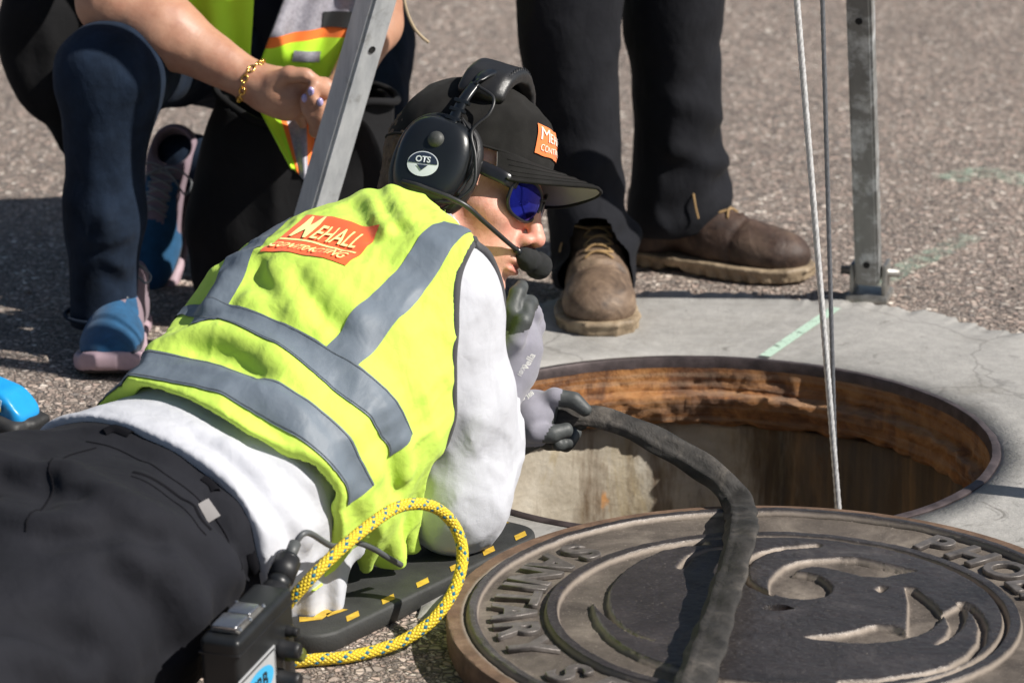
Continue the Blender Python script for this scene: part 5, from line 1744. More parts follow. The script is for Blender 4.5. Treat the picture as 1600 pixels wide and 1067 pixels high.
me = text_mesh('OTS', 0.0105, 0, 0, 0.0003)
tm = [v.co.copy() for v in me.vertices]
for v, c in zip(me.vertices, tm):
    v.co = Vector(on_cup(-0.004 + c.x * math.cos(BR) - (c.y + 0.0052) * math.sin(BR), -0.008 + c.x * math.sin(BR) + (c.y + 0.0052) * math.cos(BR), 0.0019))
link_mesh('badge_lettering', me, M_BADGE, shell_near)
lathe('pivot_cap', [(0, 0.0062), (0.005, 0.0056), (0.0085, 0.0035), (0.0102, 0.0)], simple('grey_rubber_cap', (0.045, 0.047, 0.045), 0.55, bmp=0.3), headset, frame_matrix(on_cup(0.001, 0.026, -0.0006), HF, HU, HR), 20)
# boom microphone
b0 = on_cup(-0.022, -0.036, 0.002); b1 = on_cup(0.010, -0.037, 0.0065)
MICP = at(828, 408, -0.262)
boom = [b0, on_cup(-0.006, -0.0365, 0.006), b1, at(722, 318, -0.318), at(757, 347, -0.306), at(790, 376, -0.288), at(815, 397, -0.270)]
tube('mic_boom', boom, [0.0030, 0.0034, 0.0034, 0.0032, 0.0030, 0.0030], M_WIREBLK, headset, 10)
tube('boom_collar', [at(806, 390, -0.277), at(816, 398, -0.269)], 0.0042, M_SHELL, headset, 12)
def micfn(P):
    a = at(818, 401, -0.266); b = at(839, 414, -0.252)
    d = smin(cone(P, a, a + (b - a) * 0.35, 0.0120, 0.0150), np.linalg.norm(P - b - (b - a) * 0.12, axis=1) - 0.0165, 0.0015)
    sp = np.linalg.norm(P - (a * 0.45 + b * 0.55), axis=1)
    return d + 0.0010 * vnoise(P, 300, 81) * 0.6
sdf_obj('mic_windscreen', micfn, MICP - 0.05, MICP + 0.05, 0.0018, M_FOAMMIC, headset)

# ---- gloves
M_KNIT = cloth('grey_glove_knit', (0.225, 0.22, 0.26), 0.85, 0.10, 1300, 0.5, 60, 0.0, 0.25)
M_NITRILE = simple('dark_nitrile_palm', (0.055, 0.060, 0.060), 0.55, var=0.3, vscale=60, bmp=0.4, bscale=250)
def glove(name, joints, palm, wrist, dark, label_pts, lo, hi, h=0.0024):
    def base(P):
        d = None
        for pts, rad in palm: 
            c = chain(P, pts, rad, 0.012); d = c if d is None else smin(d, c, 0.014)
        for pts, rad in joints:
            d = smin(d, chain(P, pts, rad, 0.003), 0.0035)
        d = smin(d, chain(P, wrist[0], wrist[1], 0.01), 0.014)
        return d - 0.0006 * vnoise(P, 90, 91)
    m = bpy.data.materials.new(name + '_fabric')
    o = sdf_obj('glove', base, lo, hi, h, M_KNIT, man)
    o.data.materials.append(M_NITRILE)
    # dipped palm and fingertips
    n = len(o.data.polygons); c = np.zeros(n * 3, dtype=np.float32); o.data.polygons.foreach_get('center', c)
    mi = (dark(c.reshape(-1, 3).astype(float)) < 0).astype(np.int32)
    o.data.polygons.foreach_set('material_index', mi)
    bpy.data.materials.remove(m)
    return o
# left hand closed round the hose
hA = lambda px, py, Y: at(px, py, Y)
L_palm = [([hA(802, 668, -0.268), hA(826, 648, -0.276), hA(842, 640, -0.272)], [0.027, 0.028, 0.022]), ([hA(806, 680, -0.27), hA(832, 676, -0.28)], [0.024, 0.020])]
L_fing = [([hA(838, 632, -0.278), hA(866, 620, -0.282), hA(896, 625, -0.285), hA(914, 640, -0.29)], [0.0117, 0.0109, 0.0096, 0.0087]),
          ([hA(836, 638, -0.262), hA(868, 630, -0.255), hA(900, 640, -0.252), hA(908, 662, -0.262)], [0.0117, 0.0109, 0.0096, 0.0087]),
          ([hA(830, 660, -0.250), hA(866, 662, -0.236), hA(896, 676, -0.244), hA(890, 690, -0.266)], [0.0117, 0.0109, 0.0096, 0.0087]),
          ([hA(824, 680, -0.250), hA(856, 690, -0.242), hA(884, 694, -0.256), hA(872, 694, -0.276)], [0.0109, 0.0100, 0.0091, 0.0083]),
          ([hA(812, 676, -0.288), hA(836, 676, -0.304), hA(862, 678, -0.306), hA(884, 672, -0.300)], [0.0139, 0.0122, 0.0109, 0.0091])]
wl = [WR_L + (EL_L - WR_L) * 0.35, WR_L + (EL_L - WR_L) * 0.1, hA(804, 668, -0.266)]
def dark_l(C):
    # palm side: under and beyond a line across the knuckles
    a = hA(846, 604, -0.28); b = hA(872, 652, -0.285); n_ = V3(0.86, -0.1, -0.28)
    d1 = -((C - hA(868, 640, -0.28)) @ n_)
    d2 = (C[:, 2] - hA(840, 688, -0.27)[2])
    return np.minimum(d1 + 0.004 * vnoise(C, 50, 3), d2 + 0.003 * vnoise(C, 50, 4))
glove_l = glove('glove_left', L_fing, L_palm, (wl, [0.030, 0.029, 0.028]), dark_l, None, hA(840, 660, -0.25) - 0.11, hA(840, 660, -0.25) + 0.11)
# right hand loosely closed under the chin
R_palm = [([hA(800, 576, -0.345), hA(812, 544, -0.338), hA(814, 522, -0.33)], [0.024, 0.025, 0.020]), ([hA(806, 564, -0.33), hA(818, 532, -0.318)], [0.022, 0.020])]
R_fing = [([hA(800, 528, -0.345), hA(800, 486, -0.352), hA(808, 458, -0.335), hA(815, 448, -0.315)], [0.0108, 0.0101, 0.0090, 0.0082]),
          ([hA(814, 512, -0.340), hA(822, 482, -0.342), hA(828, 474, -0.322), hA(822, 488, -0.302)], [0.0112, 0.0103, 0.0093, 0.0084]),
          ([hA(822, 524, -0.326), hA(834, 490, -0.322), hA(836, 494, -0.300), hA(824, 508, -0.288)], [0.0108, 0.0101, 0.0090, 0.0082]),
          ([hA(826, 538, -0.312), hA(838, 510, -0.302), hA(834, 528, -0.284), hA(822, 536, -0.280)], [0.0115, 0.0105, 0.0095, 0.0088]),
          ([hA(796, 561, -0.352), hA(806, 531, -0.366), hA(818, 502, -0.362), hA(824, 490, -0.350)], [0.0129, 0.0112, 0.0099, 0.0086])]
wr = [WR_R + (EL_R - WR_R) * 0.2, WR_R * 0.6 + hA(798, 590, -0.345) * 0.4, hA(800, 584, -0.345)]
def dark_r(C):
    n_ = unit(V3(-0.25, -0.2, 1.0)); return -((C - hA(812, 500, -0.345)) @ n_) + 0.004 * vnoise(C, 50, 5)
glove_r = glove('glove_right', R_fing, R_palm, (wr, [0.0285, 0.027, 0.027]), dark_r, None, hA(812, 520, -0.33) - 0.11, hA(812, 520, -0.33) + 0.11)
# pale printed marks on the backs of the gloves
M_GPRINT = cloth('pale_glove_print', (0.62, 0.62, 0.60), 0.8, 0.05)
def glove_print(o, txt, cpx, size, angle, parent):
    b = surf_bvh(o)
    me = text_mesh(txt, 1.0, 0, 0, 0.01)
    R2 = Matrix.Rotation(math.radians(angle), 3, 'Z')
    for v in me.vertices:
        p = R2 @ Vector((v.co.x * size, v.co.y * size, 0))
        h, n_ = cast_px(b, cpx[0] + p.x, cpx[1] - p.y)
        if h is None: h, n_ = cast_px(b, *cpx)
        v.co = h + n_ * 0.0008
    link_mesh('printed_mark', me, M_GPRINT, parent)
glove_print(glove_r, 'vella', (826, 564), 15, 62, glove_r)
glove_print(glove_r, '10/XL', (816, 578), 9, 62, glove_r)
glove_print(glove_l, 'Pro', (812, 626), 13, 40, glove_l)
glove_print(glove_l, '388', (828, 618), 9, 40, glove_l)
# ================================================================== THE STANDING MAN (seen from the knees down)
M_WORKPANT = cloth('black_work_trousers', (0.011, 0.0115, 0.0145), 0.8, 0.25, 900, 0.3, 12, 0.45, 0.02, 0.10)
stander = empty('person', (-0.1, 0.85, 0))
tag(stander, 'person in black trousers and dusty brown work boots standing behind the hole', 'person')
def leg_loft(pts, w):
    return Loft(pts, w, w, (1, 0.1, 0), 4)
fr_top = at(888, 0, 0.76); fr_bot = at(925, 425, 0.735)
bk_top = at(1054, 0, 0.92); bk_bot = at(1062, 350, 0.93)
hipF = V3(-0.13, 0.84, 0.90); hipB = V3(0.04, 0.92, 0.90)
FRONT = [fr_bot + V3(0.002, -0.060, -0.010), fr_bot + (fr_top - fr_bot) * 0.33 + V3(0, -0.008, 0), fr_bot + (fr_top - fr_bot) * 0.66 + V3(-0.004, 0, 0), fr_top, fr_top * 0.45 + hipF * 0.55, hipF]
BACK = [bk_bot + V3(0.0, 0, -0.010), bk_bot + (bk_top - bk_bot) * 0.33, bk_bot + (bk_top - bk_bot) * 0.66, bk_top, bk_top * 0.45 + hipB * 0.55, hipB]
LF = Loft(FRONT, [0.061, 0.060, 0.067, 0.078, 0.086, 0.10], [0.112, 0.080, 0.070, 0.080, 0.09, 0.11], (1, 0.1, 0), 3)
LB = Loft(BACK, [0.080, 0.068, 0.069, 0.077, 0.086, 0.10], [0.074, 0.066, 0.070, 0.080, 0.09, 0.11], (1, 0.1, 0), 3)
def sp_folds(c, dirv, items):
    L = []
    for z, tilt, w, a, side in items:
        q = []
        for k in np.linspace(-1.2, 1.2, 7):
            q.append(c(z) + V3(0.075 * math.sin(k + side), -0.075 * math.cos(k + side), tilt * k))
        L.append((np.array(q), w, a))
    return Folds(L)
cF = lambda z: np.array([np.interp(z, [p[2] for p in FRONT], [p[i] for p in FRONT]) for i in range(2)] + [z])
cB = lambda z: np.array([np.interp(z, [p[2] for p in BACK], [p[i] for p in BACK]) for i in range(2)] + [z])
zf, zb = FRONT[0][2], BACK[0][2]
FF = sp_folds(cF, 0, [(zf + 0.055, 0.02, 0.018, 0.012, 0.2), (zf + 0.080, 0.03, 0.018, -0.012, 0.3), (zf + 0.105, -0.02, 0.018, 0.012, 0.6), (zf + 0.14, -0.025, 0.018, -0.008, 0.5), (zf + 0.175, 0.03, 0.018, 0.007, -0.2), (zf + 0.22, -0.03, 0.018, -0.005, 0.2), (zf + 0.30, 0.05, 0.015, 0.005, 0.0)])
FB = sp_folds(cB, 0, [(zb + 0.05, 0.02, 0.018, 0.012, 0.9), (zb + 0.080, 0.03, 0.018, -0.010, 1.0), (zb + 0.115, -0.02, 0.018, 0.014, 1.1), (zb + 0.15, 0.03, 0.018, -0.009, 1.0), (zb + 0.20, -0.03, 0.018, 0.006, 0.6), (zb + 0.27, 0.04, 0.014, -0.006, 0.8)])
def work_pants(P):
    a = LF(P) - FF(P); b = LB(P) - FB(P)
    d = smin(a, b, 0.012)
    d = smin(d, ellip(P, (-0.045, 0.88, 0.93), I3, (0.165, 0.12, 0.12)), 0.05)
    d = d - 0.005 * crease(P, 8, 101, along((0.3, 0.1, 1.0), 2.2)) - 0.0025 * vnoise(P, 22, 102)
    cut = np.minimum(P[:, 2] - (zf + 0.003 + 0.012 * (P[:, 0] - FRONT[0][0]) / 0.06) , 1)
    isF = np.linalg.norm(P[:, :2] - FRONT[0][:2], axis=1) < np.linalg.norm(P[:, :2] - BACK[0][:2], axis=1)
    zc = np.where(isF, zf + 0.006 + 0.026 * np.clip((FRONT[0][1] - 0.03 - P[:, 1]) / 0.07, 0, 1), zb + 0.004 - 0.10 * (P[:, 0] - BACK[0][0]) * -1.2)
    return smax(d, zc - P[:, 2], 0.004)
sdf_obj('trousers', work_pants, (-0.30, 0.62, 0.03), (0.22, 1.08, 1.05), 0.0065, M_WORKPANT, stander)
M_BELT = simple('black_belt', (0.014, 0.013, 0.012), 0.5)
M_TEE = cloth('dark_grey_shirt', (0.06, 0.06, 0.065), 0.85)
def upper(P):
    d = ellip(P, (-0.045, 0.88, 1.16), I3, (0.185, 0.125, 0.26))
    return smax(d, 1.0 - P[:, 2], 0.01)

def leather(name, lo, mid, hi, mud=(0.50, 0.38, 0.25)):
    m, nt, b = nodes_of(name)
    vec = coord(nt)
    f = noise(nt, vec, 22, 7, 0.7, 0.7)
    c = ramp(nt, f, [(0.28, lo), (0.5, mid), (0.72, hi)])
    d = noise(nt, vec, 9, 5, 0.65)
    c = mixc(nt, ramp(nt, d, [(0.5, (0, 0, 0)), (0.68, (0.7, 0.7, 0.7))]), c, mud)
    nt.links.new(c, b.inputs['Base Color'])
    b.inputs['Roughness'].default_value = 0.62
    p = bump(nt, b, noise(nt, vec, 240, 5, 0.7), 0.4, 0.0015)
    bump(nt, b, noise(nt, vec, 40, 4, 0.6, 1.0), 0.5, 0.004, p)
    return m
M_BOOT = leather('dusty_tan_leather', (0.035, 0.022, 0.015), (0.15, 0.10, 0.066), (0.30, 0.215, 0.145), (0.36, 0.27, 0.18))
M_BOOT2 = leather('shaded_boot_leather', (0.018, 0.010, 0.008), (0.052, 0.029, 0.020), (0.11, 0.068, 0.047), (0.17, 0.12, 0.085))  # darker copy of the boot leather, the rear boot's shade put into its colour
M_SOLE = leather('dirty_crepe_sole', (0.10, 0.072, 0.045), (0.26, 0.195, 0.125), (0.40, 0.32, 0.22))
M_LACE = cloth('tan_laces', (0.30, 0.19, 0.08), 0.8)

def boot(heel, toe, m, roll=0.0, parent=None, width=1.0, lift=0.0):
    heel = V3(heel[0], heel[1], 0); toe = V3(toe[0], toe[1], 0)
    L = np.linalg.norm(toe - heel); f = unit(toe - heel); s = V3(f[1], -f[0], 0)
    k = L / 0.30; wd = width
    W = lambda x, y, z: heel + f * x * k + s * y * wd + V3(0, 0, z)
    ax = np.array([f, s, V3(0, 0, 1)])
    def loc(P):
        q = (P - heel) @ ax.T; q[:, 0] /= k; q[:, 1] /= wd; return q
    SX = np.array([0.0, 0.03, 0.08, 0.14, 0.20, 0.25, 0.285, 0.30])
    SWd = np.array([0.018, 0.034, 0.036, 0.039, 0.051, 0.052, 0.040, 0.018])
    def outline(q):
        w = np.interp(q[:, 0], SX, SWd)
        dx = np.maximum(-q[:, 0], q[:, 0] - 0.30)
        return np.maximum(np.abs(q[:, 1] - 0.006 * np.sin(q[:, 0] * 12)) - w, dx)
    def upper_(P):
        q = loc(P)
        d = ellip(q, (0.238, 0.0, 0.040), I3, (0.064, 0.050, 0.040))                 # toe cap
        d = smin(d, ellip(q, (0.165, 0, 0.050), I3, (0.075, 0.042, 0.042)), 0.03)
        d = smin(d, cone(q, (0.055, 0, 0.040), (0.060, 0, 0.11), 0.041, 0.040), 0.03)
        d = smin(d, cone(q, (0.165, 0, 0.060), (0.095, 0, 0.098), 0.029, 0.034), 0.03)
        d = d + 0.0022 * np.exp(-((q[:, 0] - 0.205 + 0.35 * q[:, 1] ** 2 / 0.05) / 0.0035) ** 2) * (q[:, 2] > 0.03)   # toe-cap seam
        d = d - 0.003 * crease(q, 24, 111, along((0.1, 1, 0.2), 2.5)) * np.clip((q[:, 0] - 0.10) / 0.05, 0, 1) * np.clip((0.23 - q[:, 0]) / 0.04, 0, 1)
        d = d - 0.0012 * vnoise(q, 60, 112)
        d = smax(d, 0.018 - q[:, 2], 0.004)
        return smax(d, q[:, 2] - 0.122, 0.006)
    def sole_(P):
        q = loc(P)
        o = outline(q) - 0.003
        zb_ = 0.004 * np.clip((q[:, 0] - 0.24) / 0.06, 0, 1)
        tread = 0.004 * (np.mod(q[:, 0] * 46, 1) < 0.45) * (q[:, 2] < 0.012)
        heelgap = np.clip((q[:, 0] - 0.085) / 0.01, 0, 1) * np.clip((0.135 - q[:, 0]) / 0.02, 0, 1) * 0.008
        d = smax(o + tread, np.abs(q[:, 2] - 0.013 - zb_) - 0.0115, 0.004)
        welt = smax(o - 0.003, np.abs(q[:, 2] - 0.0225) - 0.0035, 0.002)
        d = smax(d, heelgap + 0.0015 - q[:, 2], 0.002)
        return smin(d, welt, 0.002) - 0.0008 * vnoise(q, 90, 113)
    pts = [W(0, -0.08, 0), W(0.31, 0.08, 0.18), W(0.31, -0.08, 0), W(0, 0.08, 0)]
    lo_ = np.min(pts, 0) - 0.02; hi_ = np.max(pts, 0) + 0.02; lo_[2] = -0.008; hi_[2] = 0.15
    b = sdf_obj('boot', upper_, lo_, hi_, 0.0036, m, parent)
    hi_[2] = 0.045
    sdf_obj('sole', sole_, lo_, hi_, 0.0030, M_SOLE, b)
    # tongue, eyelets and laces
    bv = surf_bvh(b)
    def top(x, y, off):
        h = bv.ray_cast(Vector(W(x, y, 0.30)), Vector((0, 0, -1)))
        return np.array(h[0]) + V3(0, 0, off) if h[0] is not None else W(x, y, 0.1)
    for i in range(4):
        x = 0.182 - i * 0.018
        tube('lace', [top(x, -0.020, 0.001), top(x - 0.004, -0.008, 0.0035), top(x - 0.006, 0.006, 0.0035), top(x - 0.018, 0.020, 0.001)], 0.0019, M_LACE, b, 6, sub=4)
        tube('lace', [top(x, 0.020, 0.001), top(x - 0.004, 0.008, 0.0045), top(x - 0.006, -0.006, 0.0045), top(x - 0.018, -0.020, 0.001)], 0.0019, M_LACE, b, 6, sub=4)
    e = top(0.125, 0.01, 0.004)
    tube('lace_end', [e, e + s * 0.03 + V3(0, 0, 0.006) + f * 0.012, e + s * 0.042 + f * 0.022 - V3(0, 0, 0.014), e + s * 0.046 + f * 0.028 - V3(0, 0, 0.028)], 0.0017, M_LACE, b, 6)
    return b
boot((-0.128, 0.790), (-0.130, 0.498), M_BOOT, parent=stander, width=1.08)
boot((-0.090, 0.968), (0.198, 0.822), M_BOOT2, parent=stander)
# ================================================================== THE CROUCHING WORKER WITH THE BAG
M_JEAN = cloth('dark_blue_denim', (0.0105, 0.0185, 0.035), 0.85, 0.6, 700, 0.5, 11, 0.45, 0.02, 0.10)
M_SKIN2 = skin_mat('tanned_skin', (0.46, 0.25, 0.165), (0.38, 0.18, 0.115))
M_NAVYTEE = cloth('navy_shirt', (0.010, 0.014, 0.035), 0.85, 0.15)
M_HIVIS2 = cloth('lime_vest_fabric', (0.50, 0.86, 0.04), 0.75, 0.06, 800, 0.25, 12, 0.12, 0.05)
M_OTAPE = cloth('orange_tape', (0.90, 0.20, 0.03), 0.7, 0.06)
M_STAPE = cloth('silver_tape', (0.30, 0.29, 0.33), 0.45, 0.25, 500, 0.3, 180, 0.1, 0.0, 0.5)
M_BLACKFAB = cloth('black_bag_fabric', (0.010, 0.010, 0.011), 0.8, 0.2, 800, 0.4, 12, 0.3, 0.02, 0.12)
woman = empty('person', (-0.70, 0.75, 0))
tag(woman, 'person in jeans and lime vest crouching, forearm on one knee, hands together', 'person')

KN_R = at(165, 112, 0.44); AN_R = at(160, 492, 0.44); HIP_Rw = V3(-0.70, 0.95, 0.36); HIP_Lw = V3(-0.52, 0.98, 0.34)
KN_L = V3(-0.50, 0.80, 0.10); AN_L = V3(-0.765, 0.90, 0.17)
JF = foldset(lambda P: chain(P, [AN_R, KN_R], [0.055, 0.078], 0.01), [([(215, 110), (225, 200), (180, 290), (165, 360)], 0.0168, 0.0140), ([(240, 150), (215, 190), (200, 230)], 0.0126, -0.0112), ([(120, 330), (160, 300), (200, 310)], 0.0140, -0.0098),
     ([(115, 420), (160, 410), (205, 430)], 0.0140, 0.0126), ([(115, 440), (160, 438), (210, 452)], 0.0112, -0.0112), ([(130, 380), (175, 385), (208, 370)], 0.0126, 0.0084), ([(150, 200), (140, 260), (130, 330)], 0.0168, 0.0070)])
def jeans(P):
    r = chain(P, [AN_R + V3(0, 0, -0.012), AN_R * 0.6 + KN_R * 0.4 + V3(0, 0.012, 0), KN_R + V3(0, 0.02, -0.012)], [0.050, 0.056, 0.067], 0.03) - JF(P)
    r = smin(r, chain(P, [KN_R + V3(0, 0.03, -0.010), KN_R * 0.5 + HIP_Rw * 0.5 + V3(0, 0, 0.01), HIP_Rw], [0.068, 0.082, 0.11], 0.02), 0.05)
    l = chain(P, [HIP_Lw, KN_L], [0.11, 0.074], 0.02)
    l = smin(l, chain(P, [KN_L, AN_L * 0.7 + KN_L * 0.3, AN_L], [0.070, 0.058, 0.048], 0.02), 0.03)
    d = smin(smin(r, l, 0.02), ellip(P, (-0.61, 0.99, 0.36), I3, (0.17, 0.13, 0.13)), 0.05)
    d = d - 0.008 * crease(P, 8, 121, along((0.5, 0.2, 0.9), 2.0)) - 0.002 * vnoise(P, 26, 122) + 0.003
    d = smax(d, AN_R[2] - 0.016 - P[:, 2] + 0 * P[:, 0], 0.003) if False else np.where((P[:, 1] < 0.62) & (P[:, 0] < -0.70), np.maximum(d, AN_R[2] - 0.014 - P[:, 2]), d)
    return smax(d, 0.004 - P[:, 2], 0.003)
sdf_obj('jeans', jeans, (-0.95, 0.30, -0.01), (-0.33, 1.16, 0.58), 0.0062, M_JEAN, woman)
hem = [AN_R + V3(0.0525 * math.cos(a), 0.0525 * math.sin(a), 0.002) for a in np.linspace(0, 2 * math.pi, 25)]
tube('jeans_hem', hem, 0.0035, M_JEAN, woman, 6, sub=2, cap=False)

# trunk, leaning forward over the knee
TW = Loft([(-0.63, 1.00, 0.34), (-0.645, 0.90, 0.45), (-0.64, 0.82, 0.60), (-0.62, 0.77, 0.80), (-0.615, 0.76, 0.93)], [0.150, 0.142, 0.160, 0.165, 0.07], [0.115, 0.115, 0.122, 0.105, 0.06], (1, -0.12, 0), 4)
def tee(P):
    d = TW(P)
    d = smin(d, cone(P, V3(-0.53, 0.79, 0.83), V3(-0.71, 0.74, 0.82), 0.06, 0.055), 0.04)
    d = smin(d, cone(P, V3(-0.53, 0.79, 0.83), V3(-0.35, 0.74, 0.82), 0.06, 0.055), 0.04)
    return d - 0.003 * crease(P, 12, 131, along((0.2, 0, 1), 2))
sdf_obj('shirt', tee, (-0.92, 0.60, 0.20), (-0.30, 1.20, 1.02), 0.0085, M_NAVYTEE, woman)
# open vest: two front panels and the back, with taped bands
def vest2(P):
    lc = TW.locate(P)
    base = smin(TW(P, lc), smin(cone(P, V3(-0.53, 0.79, 0.83), V3(-0.69, 0.745, 0.82), 0.06, 0.05), cone(P, V3(-0.53, 0.79, 0.83), V3(-0.37, 0.745, 0.82), 0.06, 0.05), 0.02), 0.04)
    o = base - 0.020 - 0.007 * crease(P, 9, 141, along((0.2, -0.2, 1), 2.4)) + 0.002
    # panels hang clear of the trunk in front
    d = np.maximum(o, -(o + 0.011))
    X = P[:, 0] + 0.640 + 0.10 * (P[:, 2] - 0.5)
    front = P[:, 1] < 0.86
    gap = np.where(front, 0.030 + 0.10 * np.clip(0.62 - P[:, 2], 0, 0.3) - np.abs(X), -1)
    d = smax(d, gap, 0.004)
    d = smax(d, 0.385 - P[:, 2] + 0.02 * np.sin(P[:, 0] * 20), 0.004)
    d = np.maximum(d, 0.062 - seg_dist(P, [V3(-0.70, 0.745, 0.84), V3(-0.82, 0.68, 0.70)]))
    d = np.maximum(d, 0.062 - seg_dist(P, [V3(-0.36, 0.745, 0.84), V3(-0.26, 0.68, 0.70)]))
    # the loose corner of her left panel hanging between the hands and the bag
    return d
M_list = [M_HIVIS2, M_OTAPE, M_STAPE]
def tape_index(c):
    z = c[:, 2] + 0.05 * (c[:, 0] + 0.5)
    i = np.zeros(len(c), dtype=np.int32)
    for z0 in (0.435, 0.66):
        i[(np.abs(z - z0 - 0.028) < 0.040)] = 1
        i[(np.abs(z - z0 - 0.028) < 0.027)] = 2
    return i
v2 = sdf_obj('safety_vest', vest2, (-0.90, 0.58, 0.34), (-0.30, 1.20, 0.98), 0.0052, M_HIVIS2, woman)
def assign(o, fn, mats):
    for m in mats: o.data.materials.append(m)
    n = len(o.data.polygons); c = np.zeros(n * 3, dtype=np.float32); o.data.polygons.foreach_get('center', c)
    o.data.polygons.foreach_set('material_index', fn(c.reshape(-1, 3).astype(float)))
assign(v2, tape_index, [M_OTAPE, M_STAPE])
# hanging corner of the open panel
def sheet(name, fn, nu, nv, m, parent, thick=0.003):
    v = [fn(i / nu, j / nv) for i in range(nu + 1) for j in range(nv + 1)]
    f = np.array([(i * (nv + 1) + j, (i + 1) * (nv + 1) + j, (i + 1) * (nv + 1) + j + 1, i * (nv + 1) + j + 1) for i in range(nu) for j in range(nv)])
    o = from_arrays(name, v, f, m, parent)
    md = o.modifiers.new('thickness', 'SOLIDIFY'); md.thickness = thick; md.offset = 0
    return o
def hang(name, quad, Ys, bands, seed, amp=0.010):
    """a hanging cloth panel: quad of photo points (top left, top right, bottom right, bottom left) at given depths"""
    c = [at(*q, Y) for q, Y in zip(quad, Ys)]
    def fn(u, v):
        p = (c[0] * (1 - u) + c[1] * u) * (1 - v) + (c[3] * (1 - u) + c[2] * u) * v
        return p + V3(0.15, -1, 0) * (amp * math.sin(u * 8 + seed + v * 1.5) * (0.3 + v) + 0.5 * amp * math.sin(u * 17 + 2 * seed))
    o = sheet(name, fn, 48, 48, M_HIVIS2, woman)
    for m in (M_OTAPE, M_STAPE): o.data.materials.append(m)
    idx = []
    for i in range(48):
        for j in range(48): idx.append(bands((i + 0.5) / 48, (j + 0.5) / 48))
    o.data.polygons.foreach_set('material_index', np.array(idx, dtype=np.int32))
    return o
def near_bands(u, v):
    if v < 0.12: return 1
    if v < 0.50: return 2
    if v < 0.60: return 1
    return 0
near_panel = hang('vest_panel', [(452, -25), (596, -40), (552, 112), (388, 140)], [0.66, 0.68, 0.64, 0.60], near_bands, 0.4)
hang('vest_panel', [(386, 136), (500, 120), (486, 290), (455, 262)], [0.51, 0.52, 0.435, 0.44], lambda u, v: 0 if u < 0.32 else (1 if u < 0.42 else (2 if u < 0.80 else 1)), 1.0, 0.005)
hang('vest_panel', [(225, -30), (398, -30), (392, 88), (270, 118)], [0.62, 0.60, 0.585, 0.585], lambda u, v: 1 if v < 0.16 else 0, 2.2)
# front bands, pocket and badge on the near panel, laid on the vest
v2b = surf_bvh(near_panel)
def vest_patch(name, quad, m, off, nu=14, nv=8):
    def fn(u, v):
        (x0, y0), (x1, y1), (x2, y2), (x3, y3) = quad
        px = (x0 * (1 - u) + x1 * u) * (1 - v) + (x3 * (1 - u) + x2 * u) * v; py = (y0 * (1 - u) + y1 * u) * (1 - v) + (y3 * (1 - u) + y2 * u) * v
        h, n_ = cast_px(v2b, px, py)
        if h is None: return None
        n_ = np.array(n_); n_ = n_ if n_[1] < 0 else -n_
        return np.array(h) + n_ * (off + 0.0016)
    global vb
    old = vb; vb = v2b
    o = grid_sheet(name, fn, nu, nv, m, near_panel)
    vb = old
    return o
M_DKPOCK = cloth('black_pocket', (0.012, 0.013, 0.014), 0.7)
vest_patch('label_pocket', [(503, 18), (550, 20), (548, 46), (502, 42)], M_DKPOCK, 0.002)
vest_patch('woven_badge', [(460, 80), (503, 82), (501, 99), (457, 97)], M_STAPE, 0.002)

# arms
EL_Rw = at(176, 2, 0.52); WR_Rw = at(398, 130, 0.46)
EL_Lw = at(590, 40, 0.66); WR_Lw = at(530, 150, 0.53)
hand_R = [([WR_Rw, at(430, 140, 0.45), at(455, 150, 0.445)], [0.027, 0.030, 0.026]), ([at(418, 150, 0.455), at(448, 168, 0.45)], [0.024, 0.020])]
fing_R = [([at(452, 132, 0.44), at(482, 128, 0.43), at(508, 132, 0.425), at(524, 138, 0.425)], [0.0115, 0.0102, 0.0092, 0.0075]),
          ([at(456, 145, 0.445), at(486, 146, 0.440), at(505, 160, 0.445)], [0.0115, 0.0100, 0.0085]),
          ([at(456, 158, 0.455), at(480, 165, 0.455), at(492, 180, 0.46)], [0.0110, 0.0098, 0.0080]),
          ([at(450, 170, 0.46), at(468, 180, 0.462), at(474, 194, 0.468)], [0.0102, 0.0090, 0.0075]),
          ([at(426, 128, 0.43), at(452, 116, 0.42), at(478, 118, 0.415), at(494, 126, 0.415)], [0.0130, 0.0115, 0.0100, 0.0080])]
fing_L = [([at(514, 170, 0.422), at(496, 176, 0.407), at(488, 158, 0.400), at(486, 145, 0.398)], [0.0115, 0.0105, 0.0090, 0.0075]),
          ([at(510, 182, 0.422), at(494, 190, 0.410), at(480, 172, 0.402), at(476, 156, 0.400)], [0.0115, 0.0105, 0.0090, 0.0075]),
          ([at(508, 192, 0.427), at(494, 205, 0.417), at(500, 182, 0.402), at(500, 162, 0.398)], [0.0110, 0.0100, 0.0088, 0.0075]),
          ([at(518, 150, 0.432), at(502, 140, 0.417), at(492, 132, 0.407)], [0.0120, 0.0110, 0.0090])]
def arms(P):
    d = chain(P, [V3(-0.72, 0.735, 0.80), EL_Rw, EL_Rw * 0.65 + WR_Rw * 0.35, WR_Rw], [0.050, 0.046, 0.047, 0.027], 0.03)
    for pts, r in hand_R: d = smin(d, chain(P, pts, r, 0.012), 0.014)
    for pts, r in fing_R: d = smin(d, chain(P, pts, r, 0.003), 0.005)
    l = chain(P, [V3(-0.42, 0.74, 0.80), EL_Lw, WR_Lw], [0.045, 0.033, 0.024], 0.02)
    l = smin(l, chain(P, [WR_Lw, at(514, 178, 0.44)], [0.026, 0.024], 0.01), 0.014)
    for pts, r in fing_L: l = smin(l, chain(P, pts, r, 0.003), 0.005)
    return smin(d, l, 0.0) - 0.0006 * vnoise(P, 70, 151)
sdf_obj('body', arms, (-0.90, 0.36, 0.30), (-0.24, 0.84, 0.90), 0.0042, M_SKIN2, woman)
